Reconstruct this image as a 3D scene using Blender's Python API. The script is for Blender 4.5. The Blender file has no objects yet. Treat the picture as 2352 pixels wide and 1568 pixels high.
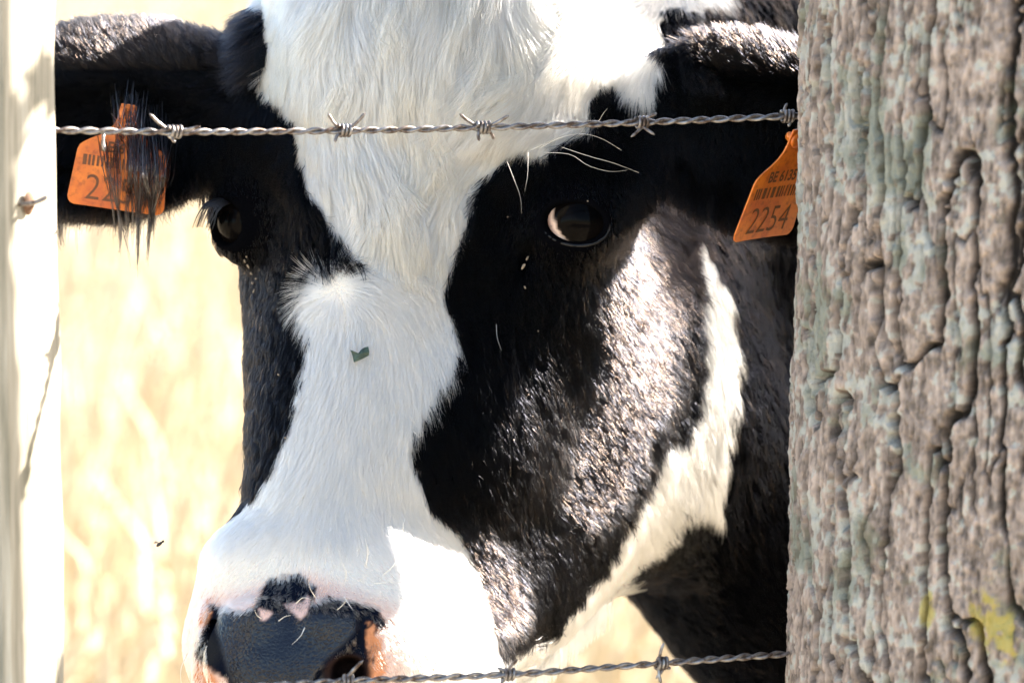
import bpy, math, random
import numpy as np
from mathutils import Matrix, Vector

C = bpy.context.scene.collection
sc = bpy.context.scene
rng = np.random.default_rng(7)
random.seed(7)
HAIR_DENSITY = 1.6e6
HAIR_WIDTH = 1.0
CROWN_LIMBS = [(.5, .55), (1.6, .8), (3.4, .7), (-.9, .9)]

# ------------------------------------------------------------------ camera, world, sun, exposure
S = 0.0003                # metres per reference unit at the focus distance
D = 3.0                   # focus distance
PITCH = math.radians(7.5)
CAM = np.array([0.0, -3.0, 1.45])
cam_d = bpy.data.cameras.new('camera')
cam = bpy.data.objects.new('camera', cam_d); C.objects.link(cam)
cam.location = CAM
cam.rotation_euler = (math.radians(90) - PITCH, 0, 0)
cam_d.sensor_width = 36
cam_d.lens = 36 * D / (2352 * S)
cam_d.clip_end = 3000
cam_d.clip_start = 0.1
cam_d.dof.use_dof = True
cam_d.dof.focus_distance = 2.96
cam_d.dof.aperture_fstop = 7.0
sc.camera = cam
RC = np.array([[1, 0, 0], [0, math.sin(PITCH), math.cos(PITCH)], [0, math.cos(PITCH), -math.sin(PITCH)]])
# camera frame here: x right, y up, z = distance toward the subject (depth)
RC = np.array([[1, 0, 0],
               [0, math.sin(PITCH), math.cos(PITCH)],
               [0, math.cos(PITCH), -math.sin(PITCH)]])
def to_world(p):
    p = np.asarray(p, dtype=np.float64)
    return p @ RC.T + CAM
def from_world(p):
    return (np.asarray(p, dtype=np.float64) - CAM) @ RC
def P(x, y, z=0.0):
    """reference units (x right, y down, z toward the viewer) to the camera frame in metres"""
    d = D - np.asarray(z, dtype=np.float64) * S
    k = S * d / D
    return np.stack(np.broadcast_arrays((np.asarray(x) - 1176) * k, (784 - np.asarray(y)) * k, d), -1).astype(np.float64)
def PW(x, y, z=0.0): return to_world(P(x, y, z))
def proj(p):
    """camera-frame metres to reference units"""
    k = D / (S * p[..., 2])
    return p[..., 0] * k + 1176, 784 - p[..., 1] * k
def ru(z): return S * (D - z * S) / D

SUN_AZ, SUN_EL = math.radians(30), math.radians(32)    # azimuth measured from +X towards +Y
sun_v = Vector((math.cos(SUN_EL) * math.cos(SUN_AZ), math.cos(SUN_EL) * math.sin(SUN_AZ), math.sin(SUN_EL)))
w = bpy.data.worlds.new('World'); sc.world = w; w.use_nodes = True
nt = w.node_tree
sky = nt.nodes.new('ShaderNodeTexSky'); sky.sky_type = 'NISHITA'; sky.sun_disc = False
sky.sun_elevation = SUN_EL; sky.sun_rotation = math.atan2(sun_v.x, sun_v.y)
sky.dust_density = 1.2; sky.air_density = 1.0; sky.ozone_density = 0.5
nt.links.new(sky.outputs[0], nt.nodes['Background'].inputs[0])
nt.nodes['Background'].inputs[1].default_value = 0.07
sl = bpy.data.lights.new('sun', 'SUN'); sl.energy = 5.0; sl.angle = math.radians(0.5); sl.color = (1.0, 0.90, 0.79)
so = bpy.data.objects.new('sun', sl); C.objects.link(so)
so.rotation_euler = sun_v.to_track_quat('Z', 'Y').to_euler(); so.location = (4, 2, 5)
sc.view_settings.view_transform = 'Standard'; sc.view_settings.look = 'None'
sc.view_settings.exposure = 3.12; sc.view_settings.gamma = 1.0
sc.cycles.max_bounces = 10; sc.cycles.diffuse_bounces = 3; sc.cycles.glossy_bounces = 6
sc.cycles.transmission_bounces = 8; sc.cycles.use_denoising = True
sc.cycles.sample_clamp_indirect = 6

# ------------------------------------------------------------------ helpers
def tag(o, label=None, cat=None, group=None, kind=None):
    if label: o['label'] = label
    if cat: o['category'] = cat
    if group: o['group'] = group
    if kind: o['kind'] = kind
    return o
def empty(name, loc, label=None, cat=None, group=None):
    o = bpy.data.objects.new(name, None); C.objects.link(o); o.location = loc; o.empty_display_size = 0.05
    return tag(o, label, cat, group)
def mesh_obj(name, verts, faces, mat=None, parent=None, smooth=True):
    me = bpy.data.meshes.new(name)
    verts = np.asarray(verts, dtype=np.float32)
    faces_is_np = isinstance(faces, np.ndarray)
    if faces_is_np:
        nf, k = faces.shape
        me.vertices.add(len(verts)); me.vertices.foreach_set('co', verts.ravel())
        me.loops.add(nf * k); me.loops.foreach_set('vertex_index', faces.astype(np.int32).ravel())
        me.polygons.add(nf); me.polygons.foreach_set('loop_start', np.arange(0, nf * k, k, dtype=np.int32))
        me.update(calc_edges=True); me.validate()
    else:
        me.from_pydata([tuple(v) for v in verts], [], faces)
    if smooth: me.polygons.foreach_set('use_smooth', np.ones(len(me.polygons), dtype=bool))
    if mat: me.materials.append(mat)
    o = bpy.data.objects.new(name, me); C.objects.link(o)
    if parent:
        o.parent = parent; o.matrix_parent_inverse = Matrix.Translation(parent.location).inverted()
    return o
def vcol(me, name, col):
    a = me.attributes.new(name, 'FLOAT_COLOR', 'POINT')
    c = np.ones((len(me.vertices), 4), dtype=np.float32); c[:, :col.shape[1]] = col
    a.data.foreach_set('color', c.ravel())
def sstep(a, b, x):
    t = np.clip((x - a) / (b - a), 0, 1); return t * t * (3 - 2 * t)

def _hash(ix, iy, iz, seed):
    h = (ix.astype(np.int64) * 374761393 + iy.astype(np.int64) * 668265263 + iz.astype(np.int64) * 2147483647 + seed * 974711)
    h = (h ^ (h >> 13)) * 1274126177 & 0x7fffffff
    h = (h ^ (h >> 16)) * 1103515245 & 0x7fffffff
    return (h & 0xffffff) / float(0xffffff)
def noise(x, y, z=None, seed=0):
    """value noise in -1..1"""
    x = np.asarray(x, dtype=np.float64); y = np.asarray(y, dtype=np.float64)
    if z is None: z = np.zeros_like(x)
    x, y, z = np.broadcast_arrays(x, y, z)
    xi, yi, zi = np.floor(x), np.floor(y), np.floor(z)
    fx, fy, fz = x - xi, y - yi, z - zi
    fx = fx * fx * (3 - 2 * fx); fy = fy * fy * (3 - 2 * fy); fz = fz * fz * (3 - 2 * fz)
    r = 0
    for a in (0, 1):
        for b in (0, 1):
            for c in (0, 1):
                if c and not np.any(fz): continue
                wgt = (fx if a else 1 - fx) * (fy if b else 1 - fy) * (fz if c else 1 - fz)
                r = r + wgt * _hash(xi + a, yi + b, zi + c, seed)
    return r * 2 - 1
def fbm(x, y, z=None, seed=0, oct=4):
    r = 0; a = 1.0; f = 1.0; t = 0
    for i in range(oct):
        r = r + a * noise(x * f, y * f, None if z is None else z * f, seed + i); t += a; a *= .5; f *= 2.03
    return r / t
def voronoi(x, y, seed=0):
    """returns f1, f2, random id of the nearest cell"""
    x = np.asarray(x, dtype=np.float64); y = np.asarray(y, dtype=np.float64)
    xi, yi = np.floor(x), np.floor(y)
    f1 = np.full(x.shape, 9.); f2 = np.full(x.shape, 9.); cid = np.zeros(x.shape)
    zz = np.zeros_like(xi)
    for a in (-1, 0, 1):
        for b in (-1, 0, 1):
            cx, cy = xi + a, yi + b
            px = cx + _hash(cx, cy, zz, seed); py = cy + _hash(cx, cy, zz + 1, seed)
            d = np.hypot(px - x, py - y)
            m = d < f1
            f2 = np.where(m, f1, np.minimum(f2, d)); cid = np.where(m, _hash(cx, cy, zz + 2, seed), cid)
            f1 = np.where(m, d, f1)
    return f1, f2, cid
def inpoly(x, y, poly):
    x = np.asarray(x); y = np.asarray(y)
    r = np.zeros(x.shape, dtype=bool); n = len(poly)
    for i in range(n):
        x0, y0 = poly[i]; x1, y1 = poly[(i + 1) % n]
        if y0 == y1: continue
        c = ((y0 > y) != (y1 > y)) & (x < (x1 - x0) * (y - y0) / (y1 - y0) + x0)
        r ^= c
    return r
def polydist(x, y, poly):
    """signed distance: negative inside"""
    d = np.full(np.shape(x), 1e9); n = len(poly)
    for i in range(n):
        x0, y0 = poly[i]; x1, y1 = poly[(i + 1) % n]
        dx, dy = x1 - x0, y1 - y0; L = dx * dx + dy * dy + 1e-9
        t = np.clip(((x - x0) * dx + (y - y0) * dy) / L, 0, 1)
        d = np.minimum(d, np.hypot(x - x0 - t * dx, y - y0 - t * dy))
    return np.where(inpoly(x, y, poly), -d, d)

def tube(path, radii, seg=8, caps=True):
    """tube mesh along a path (n,3) with a radius per point"""
    path = np.asarray(path, float); n = len(path)
    radii = np.broadcast_to(np.asarray(radii, float), (n,))
    t = np.gradient(path, axis=0); t /= np.linalg.norm(t, axis=1)[:, None] + 1e-12
    ref = np.array([0.0, 0.0, 1.0]) if abs(t[0][2]) < .9 else np.array([1.0, 0, 0])
    nrm = np.zeros((n, 3)); v = np.cross(t[0], ref); v /= np.linalg.norm(v)
    for i in range(n):
        v = v - t[i] * v.dot(t[i]); v /= np.linalg.norm(v) + 1e-12; nrm[i] = v
    b = np.cross(t, nrm)
    a = np.linspace(0, 2 * math.pi, seg, endpoint=False)
    ring = nrm[:, None, :] * np.cos(a)[None, :, None] + b[:, None, :] * np.sin(a)[None, :, None]
    V = (path[:, None, :] + ring * radii[:, None, None]).reshape(-1, 3)
    i = np.arange(n - 1)[:, None]; j = np.arange(seg)[None, :]; j2 = (j + 1) % seg
    F = np.stack([i * seg + j, i * seg + j2, (i + 1) * seg + j2, (i + 1) * seg + j], -1).reshape(-1, 4)
    if caps:
        c0 = len(V); V = np.vstack([V, path[:1], path[-1:]])
        jj = np.arange(seg); k2 = (jj + 1) % seg
        F = np.vstack([F, np.stack([np.full(seg, c0), k2, jj, jj], -1)[:, [0, 1, 2, 2]],
                       np.stack([np.full(seg, c0 + 1), (n - 1) * seg + jj, (n - 1) * seg + k2, (n - 1) * seg + k2], -1)])
    return V, F
def merge(parts):
    V = []; F = []; k = 0
    for v, f in parts:
        V.append(np.asarray(v)); F += [tuple(dict.fromkeys(int(a) + k for a in q)) for q in f]; k += len(v)
    return np.vstack(V), F
def spline(pts, n):
    pts = np.asarray(pts, float); m = len(pts)
    if m == 2: return pts[0] + (pts[1] - pts[0]) * np.linspace(0, 1, n)[:, None]
    e = np.vstack([2 * pts[0] - pts[1], pts, 2 * pts[-1] - pts[-2]])
    u = np.linspace(0, m - 1 - 1e-9, n); i = np.floor(u).astype(int); t = (u - i)[:, None]
    p0, p1, p2, p3 = e[i], e[i + 1], e[i + 2], e[i + 3]
    return .5 * (2 * p1 + (p2 - p0) * t + (2 * p0 - 5 * p1 + 4 * p2 - p3) * t ** 2 + (3 * p1 - p0 - 3 * p2 + p3) * t ** 3)

# ------------------------------------------------------------------ materials
def mat(name, col=(.5, .5, .5), rough=.7, metal=0, spec=.5):
    m = bpy.data.materials.new(name); m.use_nodes = True
    b = m.node_tree.nodes['Principled BSDF']
    b.inputs['Base Color'].default_value = (*col, 1); b.inputs['Roughness'].default_value = rough
    b.inputs['Metallic'].default_value = metal; b.inputs['Specular IOR Level'].default_value = spec
    return m, m.node_tree, b
def add(nt, t, **kw):
    n = nt.nodes.new(t)
    for k, v in kw.items():
        if k in n.inputs.keys() if hasattr(n.inputs, 'keys') else False: n.inputs[k].default_value = v
        else: setattr(n, k, v)
    return n
def ramp(nt, fac, stops):
    r = nt.nodes.new('ShaderNodeValToRGB'); e = r.color_ramp.elements
    while len(e) < len(stops): e.new(0.5)
    for el, (p, c) in zip(e, stops): el.position = p; el.color = (*c, 1)
    nt.links.new(fac, r.inputs[0]); return r.outputs[0]
def noise_node(nt, scale, detail=4, rough=.55, vec=None):
    n = nt.nodes.new('ShaderNodeTexNoise'); n.inputs['Scale'].default_value = scale
    n.inputs['Detail'].default_value = detail; n.inputs['Roughness'].default_value = rough
    if vec is not None: nt.links.new(vec, n.inputs['Vector'])
    return n.outputs['Fac']
def objvec(nt, scale=(1, 1, 1)):
    t = nt.nodes.new('ShaderNodeTexCoord'); m = nt.nodes.new('ShaderNodeMapping'); m.inputs['Scale'].default_value = scale
    nt.links.new(t.outputs['Object'], m.inputs[0]); return m.outputs[0]
def bump(nt, b, h, strength=.5, dist=.002):
    n = nt.nodes.new('ShaderNodeBump'); n.inputs['Strength'].default_value = strength; n.inputs['Distance'].default_value = dist
    nt.links.new(h, n.inputs['Height']); nt.links.new(n.outputs[0], b.inputs['Normal'])
def attr(nt, name):
    a = nt.nodes.new('ShaderNodeAttribute'); a.attribute_name = name; return a

# ------------------------------------------------------------------ cow body as one implicit surface
def axis(lo, hi, fine, growth=1.18, out_lo=None, out_hi=None, mx=.05):
    a = list(np.arange(lo, hi, fine)); s = fine
    if out_hi is not None:
        while a[-1] < out_hi: s = min(s * growth, mx); a.append(a[-1] + s)
    s = fine; b = []
    x = a[0]
    if out_lo is not None:
        while x > out_lo: s = min(s * growth, mx); x -= s; b.append(x)
    return np.array(b[::-1] + a)
FQ = 9 * S
def refine(a, lo, hi, step):
    a = np.concatenate([a[a < lo], np.arange(lo, hi, step), a[a >= hi]]); return a
gx = axis((-60 - 1176) * S, (2020 - 1176) * S, FQ, out_hi=2.1, out_lo=-.5)
gy = axis((784 - 1640) * S, (784 + 260) * S, FQ, out_lo=-1.75, out_hi=.75)
gz = axis(D - 480 * S, D + 1150 * S, FQ, out_lo=2.75, out_hi=6.3)
gx = refine(gx, (430 - 1176) * S, (900 - 1176) * S, 5.5 * S)
gy = refine(gy, (784 - 1600) * S, (784 - 1300) * S, 5.5 * S)
FLD = np.full((len(gx), len(gy), len(gz)), 1.0, dtype=np.float32)
def block(lo, hi):
    s = []
    for g, a, b in zip((gx, gy, gz), lo, hi):
        i = max(np.searchsorted(g, a) - 2, 0); j = min(np.searchsorted(g, b) + 2, len(g)); s.append(slice(i, j))
    return tuple(s)
def grid(s):
    return (gx[s[0]][:, None, None].astype(np.float32), gy[s[1]][None, :, None].astype(np.float32), gz[s[2]][None, None, :].astype(np.float32))
def smin(a, b, k):
    h = np.maximum(k - np.abs(a - b), 0) / k
    return np.minimum(a, b) - h * h * k * .25
def combine(s, d, k, sub=False):
    if sub: FLD[s] = -smin(-FLD[s], d, k)
    else: FLD[s] = smin(FLD[s], d, k)
def sd_cone(X, Y, Z, a, b, ra, rb):
    ba = b - a; L = float(ba.dot(ba)) + 1e-12
    px, py, pz = X - a[0], Y - a[1], Z - a[2]
    t = np.clip((px * ba[0] + py * ba[1] + pz * ba[2]) / L, 0, 1)
    return np.sqrt((px - t * ba[0]) ** 2 + (py - t * ba[1]) ** 2 + (pz - t * ba[2]) ** 2) - (ra + (rb - ra) * t)
def rotm(rx=0, ry=0, rz=0):
    rx, ry, rz = map(math.radians, (rx, ry, rz))
    return np.array(Matrix.Rotation(rz, 3, 'Z') @ Matrix.Rotation(ry, 3, 'Y') @ Matrix.Rotation(rx, 3, 'X'))
def sd_ell(X, Y, Z, c, r, R=None):
    px, py, pz = X - c[0], Y - c[1], Z - c[2]
    if R is not None:
        px, py, pz = (px * R[0, 0] + py * R[1, 0] + pz * R[2, 0]), (px * R[0, 1] + py * R[1, 1] + pz * R[2, 1]), (px * R[0, 2] + py * R[1, 2] + pz * R[2, 2])
    k0 = np.sqrt((px / r[0]) ** 2 + (py / r[1]) ** 2 + (pz / r[2]) ** 2)
    k1 = np.sqrt((px / r[0] ** 2) ** 2 + (py / r[1] ** 2) ** 2 + (pz / r[2] ** 2) ** 2)
    return k0 * (k0 - 1) / (k1 + 1e-9)
def cone(a, b, ra, rb, k=60, sub=False, metric=False):
    """a, b = (x, y, z) and radii in reference units, or metres in the world"""
    if metric: A, B = from_world(a), from_world(b); k = k * S
    else: A, B = P(*a), P(*b); ra *= ru(a[2]); rb *= ru(b[2]); k *= S
    m = max(ra, rb) + 2.2 * k + .01
    s = block(np.minimum(A, B) - m, np.maximum(A, B) + m)
    combine(s, sd_cone(*grid(s), A, B, ra, rb).astype(np.float32), k, sub)
def ell(c, r, rot=(0, 0, 0), k=60, sub=False):
    Cc = P(*c); r = np.array(r) * ru(c[2]); k *= S; R = rotm(*rot)
    e = np.sqrt(((R * r) ** 2).sum(1)) + 2.2 * k + .01
    s = block(Cc - e, Cc + e)
    combine(s, sd_ell(*grid(s), Cc, r, R).astype(np.float32), k, sub)

# rot is in the camera frame (x right, y up, z away)
# trunk, neck, legs (world metres)
cone((.62, .98, 1.02), (1.25, 2.3, 1.06), .33, .34, k=300, metric=True)
cone((.58, .86, 1.2), (1.2, 2.35, 1.3), .13, .12, k=400, metric=True)
cone((.52, .80, .82), (.95, 1.5, .78), .20, .26, k=400, metric=True)
cone((1.25, 2.3, 1.2), (1.38, 2.62, 1.05), .22, .14, k=400, metric=True)
for (lx, ly, hind) in ((.42, .98, 0), (.86, .78, 0), (1.08, 2.5, 1), (1.52, 2.3, 1)):
    if hind:
        cone((lx, ly, 1.0), (lx - .12, ly - .16, .72), .17, .11, k=250, metric=True)
        cone((lx - .12, ly - .16, .72), (lx + .03, ly + .04, .47), .10, .055, k=120, metric=True)
        cone((lx + .03, ly + .04, .47), (lx, ly, .14), .05, .04, k=80, metric=True)
    else:
        cone((lx, ly, .85), (lx, ly, .46), .13, .062, k=250, metric=True)
        cone((lx, ly, .46), (lx, ly, .14), .06, .04, k=80, metric=True)
    cone((lx, ly, .13), (lx - .025, ly - .05, .045), .045, .058, k=50, metric=True)
cone((1500, 560, -1250), (2450, 500, -2500), 330, 620, k=500)       # neck
cone((1560, 1040, -1000), (2200, 1650, -2100), 290, 420, k=250)     # throat and brisket
cone((1480, 1130, -760), (1570, 1190, -900), 130, 150, k=60)        # loose skin under the jaw
cone((1500, 210, -1050), (2350, 130, -2200), 280, 420, k=300)       # crest
# head
ell((1150, 360, -760), (400, 400, 430), k=200)
ell((996, 240, -340), (438, 470, 320), rot=(-12, 0, -7), k=110)
ell((1010, -60, -440), (330, 200, 220), rot=(0, 0, -4), k=180)     # poll
cone((860, 560, -240), (716, 1250, 40), 230, 155, k=180)            # nasal bridge
cone((684, 600, -400), (700, 1120, -110), 130, 80, k=140)
cone((600, 330, -290), (575, 455, -270), 95, 80, k=90)              # left brow
ell((1300, 430, -200), (200, 140, 120), rot=(0, 0, 10), k=110)      # right brow
cone((1150, 720, -390), (870, 1270, -160), 290, 185, k=200)
ell((1235, 860, -470), (215, 400, 200), rot=(0, 0, -16), k=160)          # maxilla
ell((1025, 1050, -190), (185, 200, 165), k=190)
ell((1395, 850, -850), (290, 440, 330), rot=(0, 0, -14), k=200)     # masseter
cone((1440, 940, -820), (1090, 1420, -450), 205, 158, k=230)        # mandible
cone((1060, 1400, -200), (850, 1640, -60), 140, 190, k=150)
ell((778, 1500, -20), (335, 275, 340), k=130)                        # muzzle
ell((658, 1520, 250), (190, 150, 110), rot=(15, -8, 0), k=40)       # nose pad
cone((550, 1428, 268), (600, 1420, 300), 34, 40, k=50)
cone((730, 1424, 296), (795, 1426, 262), 40, 34, k=50)
cone((1300, 1000, -540), (1170, 1260, -400), 150, 140, k=190)
cone((575, 1330, 70), (565, 1460, 60), 108, 118, k=110)
# nostril wings and openings
cone((862, 1440, 190), (868, 1590, 180), 32, 46, k=40)
cone((484, 1420, 170), (478, 1560, 170), 26, 36, k=40)
cone((836, 1424, 300), (842, 1480, 300), 12, 18, k=14, sub=True)
cone((842, 1480, 305), (800, 1540, 330), 20, 42, k=16, sub=True)
cone((750, 1562, 330), (830, 1560, 330), 26, 30, k=14, sub=True)
cone((800, 1545, 290), (800, 1545, 180), 42, 30, k=14, sub=True)
cone((490, 1400, 150), (500, 1450, 205), 13, 19, k=14, sub=True)
cone((500, 1450, 205), (540, 1575, 285), 19, 32, k=16, sub=True)
# right ear, left ear (shells hollowed toward the front)
cone((1430, 230, -390), (1620, 280, -300), 125, 125, k=110)
ell((1770, 318, -225), (355, 222, 100), rot=(0, -4, -16), k=60)
ell((1800, 330, -118), (270, 150, 75), rot=(0, -4, -16), k=25, sub=True)
cone((620, 240, -430), (500, 270, -400), 130, 140, k=100)
ell((262, 268, -380), (360, 232, 150), rot=(32, 6, 2), k=50)
ell((262, 325, -205), (285, 140, 80), rot=(18, 6, 3), k=25, sub=True)
# eyes: a lid dome with an almond opening
EYR = (1322, 508, -118); EYL = (566, 515, -262)
ell(EYR, (110, 92, 92), rot=(0, 0, 0), k=60)
ell((1320, 510, -30), (73, 46, 75), rot=(0, 0, -7), k=8, sub=True)
ell(EYL, (84, 92, 92), k=40)
ell((512, 512, -200), (48, 50, 60), rot=(0, 0, 20), k=8, sub=True)
cone((1205, 585, -85), (1150, 680, -60), 13, 6, k=30, sub=True)     # tear groove

def surface_nets():
    f = FLD; ins = f < 0
    nx, ny, nz = f.shape
    cnt = np.zeros((nx - 1, ny - 1, nz - 1), dtype=np.int8)
    for a in (0, 1):
        for b in (0, 1):
            for c in (0, 1): cnt += ins[a:nx - 1 + a, b:ny - 1 + b, c:nz - 1 + c]
    ci = np.argwhere((cnt > 0) & (cnt < 8))
    idx = np.full(cnt.shape, -1, dtype=np.int32); idx[ci[:, 0], ci[:, 1], ci[:, 2]] = np.arange(len(ci))
    X, Y, Z = ci.T
    acc = np.zeros((len(ci), 3)); n = np.zeros(len(ci))
    corners = [(a, b, c) for a in (0, 1) for b in (0, 1) for c in (0, 1)]
    for p in corners:
        for ax in range(3):
            if p[ax]: continue
            q = list(p); q[ax] = 1
            fa = f[X + p[0], Y + p[1], Z + p[2]]; fb = f[X + q[0], Y + q[1], Z + q[2]]
            m = (fa < 0) != (fb < 0); t = np.where(m, fa / np.where(m, fa - fb, 1), 0)
            A = np.stack([gx[X + p[0]], gy[Y + p[1]], gz[Z + p[2]]], -1); B = np.stack([gx[X + q[0]], gy[Y + q[1]], gz[Z + q[2]]], -1)
            acc += np.where(m[:, None], A + (B - A) * t[:, None], 0); n += m
    V = acc / n[:, None]
    F = []
    for ax in range(3):
        o = [(1, 2), (2, 0), (0, 1)][ax]
        sl0 = [slice(None)] * 3; sl1 = [slice(None)] * 3; sl0[ax] = slice(0, -1); sl1[ax] = slice(1, None)
        e = ins[tuple(sl0)] != ins[tuple(sl1)]
        E = np.argwhere(e); E = E[(E[:, o[0]] > 0) & (E[:, o[1]] > 0)]
        E = E[(E[:, o[0]] < f.shape[o[0]] - 1) & (E[:, o[1]] < f.shape[o[1]] - 1)]
        def g(d0, d1):
            c = E.copy(); c[:, o[0]] += d0; c[:, o[1]] += d1; return idx[c[:, 0], c[:, 1], c[:, 2]]
        q = np.stack([g(-1, -1), g(0, -1), g(0, 0), g(-1, 0)], -1)
        flip = ins[E[:, 0], E[:, 1], E[:, 2]]
        q[~flip] = q[~flip][:, ::-1]
        F.append(q)
    return V, np.vstack(F)
bv, bf = surface_nets()
del FLD
# relax the lattice steps a little
for _ in range(2):
    s = np.zeros_like(bv); n = np.zeros(len(bv))
    for i in range(4):
        a, b = bf[:, i], bf[:, (i + 1) % 4]
        for k in range(3): s[:, k] += np.bincount(a, bv[b, k], len(bv)) + np.bincount(b, bv[a, k], len(bv))
        n += np.bincount(a, minlength=len(bv)) + np.bincount(b, minlength=len(bv))
    bv = bv * .6 + .4 * s / n[:, None]
fn = np.cross(bv[bf[:, 2]] - bv[bf[:, 0]], bv[bf[:, 3]] - bv[bf[:, 1]])
bn = np.zeros_like(bv)
for i in range(4):
    for k in range(3): bn[:, k] += np.bincount(bf[:, i], fn[:, k], len(bv))
bn /= np.linalg.norm(bn, axis=1)[:, None] + 1e-12
# outward means away from the solid: check with a known front vertex
_f = np.argmin(bv[:, 2])
if bn[_f, 2] > 0: bn = -bn; fn = -fn; bf = bf[:, ::-1]
print('cow verts', len(bv), 'grid', len(gx), len(gy), len(gz))
mc, nc, bc = mat('hide', (.02, .02, .024), .6)
cow = mesh_obj('cow', to_world(bv), bf[:, ::-1].copy(), mc)
tag(cow, 'black and white cow looking over the barbed wire', 'cow')
# ------------------------------------------------------------------ coat pattern (reference units)
BLAZE = [(615,-300),(615,0),(628,60),(622,120),(600,200),(640,225),(672,262),(692,315),(702,370),(716,430),(736,475),(762,515),(792,555),(826,596),
 (790,612),(735,640),(705,680),(700,720),(712,770),(700,830),(690,900),(665,980),(650,1040),(625,1080),(600,1130),(560,1170),(530,1190),(470,1230),
 (250,1300),(250,1990),(1240,1990),(1142,1490),(1125,1420),(1100,1350),(1078,1280),(1048,1222),(1000,1180),(972,1130),(950,1060),(940,1000),(960,960),
 (985,930),(992,890),(1030,850),(1052,800),(1040,740),(1020,705),(1016,650),(1040,590),(1062,540),(1090,470),(1112,410),(1150,370),(1210,342),(1280,338),
 (1340,310),(1366,280),(1360,225),(1376,180),(1420,188),(1470,215),(1492,222),(1512,170),(1518,100),(1512,30),(1560,20),(1640,30),(1700,50),(1690,-300)]
JAW = [(1598,540),(1632,600),(1662,680),(1680,800),(1674,900),(1655,1000),(1652,1080),(1660,1190),(1625,1138),(1570,1150),(1545,1185),(1500,1240),(1440,1300),
 (1410,1350),(1330,1420),(1290,1470),(1240,1530),(1200,1600),(1130,1650),(1136,1490),(1200,1466),(1262,1452),(1312,1385),(1370,1320),(1402,1260),(1450,1150),
 (1480,1090),(1520,1012),(1560,992),(1592,930),(1606,850),(1604,700),(1596,600)]
DARKNOSE = [(498,1392),(540,1405),(585,1395),(600,1355),(625,1330),(690,1318),(722,1350),(720,1385),(770,1372),(830,1388),(870,1400),(893,1440),(862,1455),(850,1700),(500,1700),(530,1570),(488,1540),(450,1500),(455,1455),(478,1432),(478,1385)]
PINKS = [[(596,1397),(612,1402),(625,1406),(615,1418),(603,1424),(598,1410)], [(655,1388),(670,1385),(695,1385),(707,1368),(712,1380),(703,1408),(690,1420),(676,1408),(660,1396)]]
ORANGE = [[(845,1430),(872,1450),(880,1470),(900,1700),(850,1700),(842,1520)], [(470,1380),(486,1375),(482,1430),(462,1440),(455,1420)], [(452,1512),(490,1540),(500,1600),(430,1700),(440,1540)]]
def px_jit(x, y, a, f, seed):
    return x + a * fbm(x / f, y / f, seed=seed, oct=3), y + a * fbm(x / f + 31, y / f + 7, seed=seed + 9, oct=3)
vx, vy = proj(bv)
front = bn[:, 2] < .25
def is_white(x, y, dep):
    a, b = px_jit(x, y, 16, 22, 3)
    return (inpoly(a, b, BLAZE) & (dep < D + 1000 * S)) | (inpoly(a, b, JAW) & (dep < D + 860 * S))
near = (vx > -100) & (vx < 2100) & (vy < 1900) & (bv[:, 2] < 3.75)
PAD = [(500,1408),(560,1412),(600,1402),(740,1402),(800,1408),(822,1412),(826,1440),(790,1480),(745,1520),(738,1700),(600,1700),(560,1640),(520,1540),(498,1450)]
def bare(x, y):
    """0 furred, 1 bare skin (nose pad, nostril wings, eye openings)"""
    r = 1 - sstep(-6, 10, polydist(x, y, PAD))
    for p in ORANGE: r = np.maximum(r, .75 * (1 - sstep(-14, 8, polydist(x, y, p))))
    for (cx, cy, rx, ry) in ((1318, 510, 88, 64), (535, 512, 58, 66), (838, 1450, 22, 40), (800, 1545, 60, 50), (500, 1480, 24, 90)):
        e = np.hypot((x - cx) / rx, (y - cy) / ry); r = np.maximum(r, 1 - sstep(.9, 1.12, e))
    return r
col = np.zeros((len(bv), 3)); col[:] = (.0016, .0017, .0024)
m = near
x, y = vx[m], vy[m]
wm = is_white(x, y, bv[m, 2])
cc = np.where(wm[:, None], np.array([[.66, .60, .52]]), col[m])
muz = 1 - sstep(-10, 40, polydist(x, y, [(430,1380),(560,1370),(700,1330),(900,1400),(930,1700),(400,1700)]))
cc = np.where((wm)[:, None], cc * (1 - .75 * muz[:, None]) + .75 * muz[:, None] * np.array([[.62, .36, .27]]), cc)
jx, jy = px_jit(x, y, 10, 18, 21)
dk = 1 - sstep(-5, 7, polydist(jx, jy, DARKNOSE))
cc = cc * (1 - dk[:, None]) + dk[:, None] * np.array([[.0045, .0065, .013]])
for p in PINKS:
    k = 1 - sstep(-2, 5, polydist(x, y, p)); cc = cc * (1 - k[:, None]) + k[:, None] * np.array([[.62, .42, .36]])
for p in ORANGE:
    k = 1 - sstep(-4, 6, polydist(jx, jy, p)); k = k * (1 - .9 * sstep(.12, .3, fbm(x / 26, y / 40, seed=50)))
    cc = cc * (1 - k[:, None]) + k[:, None] * np.array([[.55, .24, .12]])
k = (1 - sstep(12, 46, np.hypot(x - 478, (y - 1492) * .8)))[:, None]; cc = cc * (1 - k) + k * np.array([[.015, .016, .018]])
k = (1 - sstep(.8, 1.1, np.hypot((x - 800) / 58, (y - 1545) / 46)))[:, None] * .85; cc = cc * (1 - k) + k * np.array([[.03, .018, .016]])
for (cx, cy, rx, ry) in ((1318, 510, 130, 105), (540, 512, 90, 105)):
    e = (1 - sstep(.9, 1.1, np.hypot((x - cx) / rx, (y - cy) / ry)))[:, None]; cc = cc * (1 - e) + e * np.array([[.0018, .0019, .0026]])
col[m] = cc
wet = np.zeros(len(bv)); wet[m] = (1 - sstep(-10, 6, polydist(x, y, PAD)))
bc.inputs['Specular IOR Level'].default_value = .12
vcol(cow.data, 'coat', col)
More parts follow.
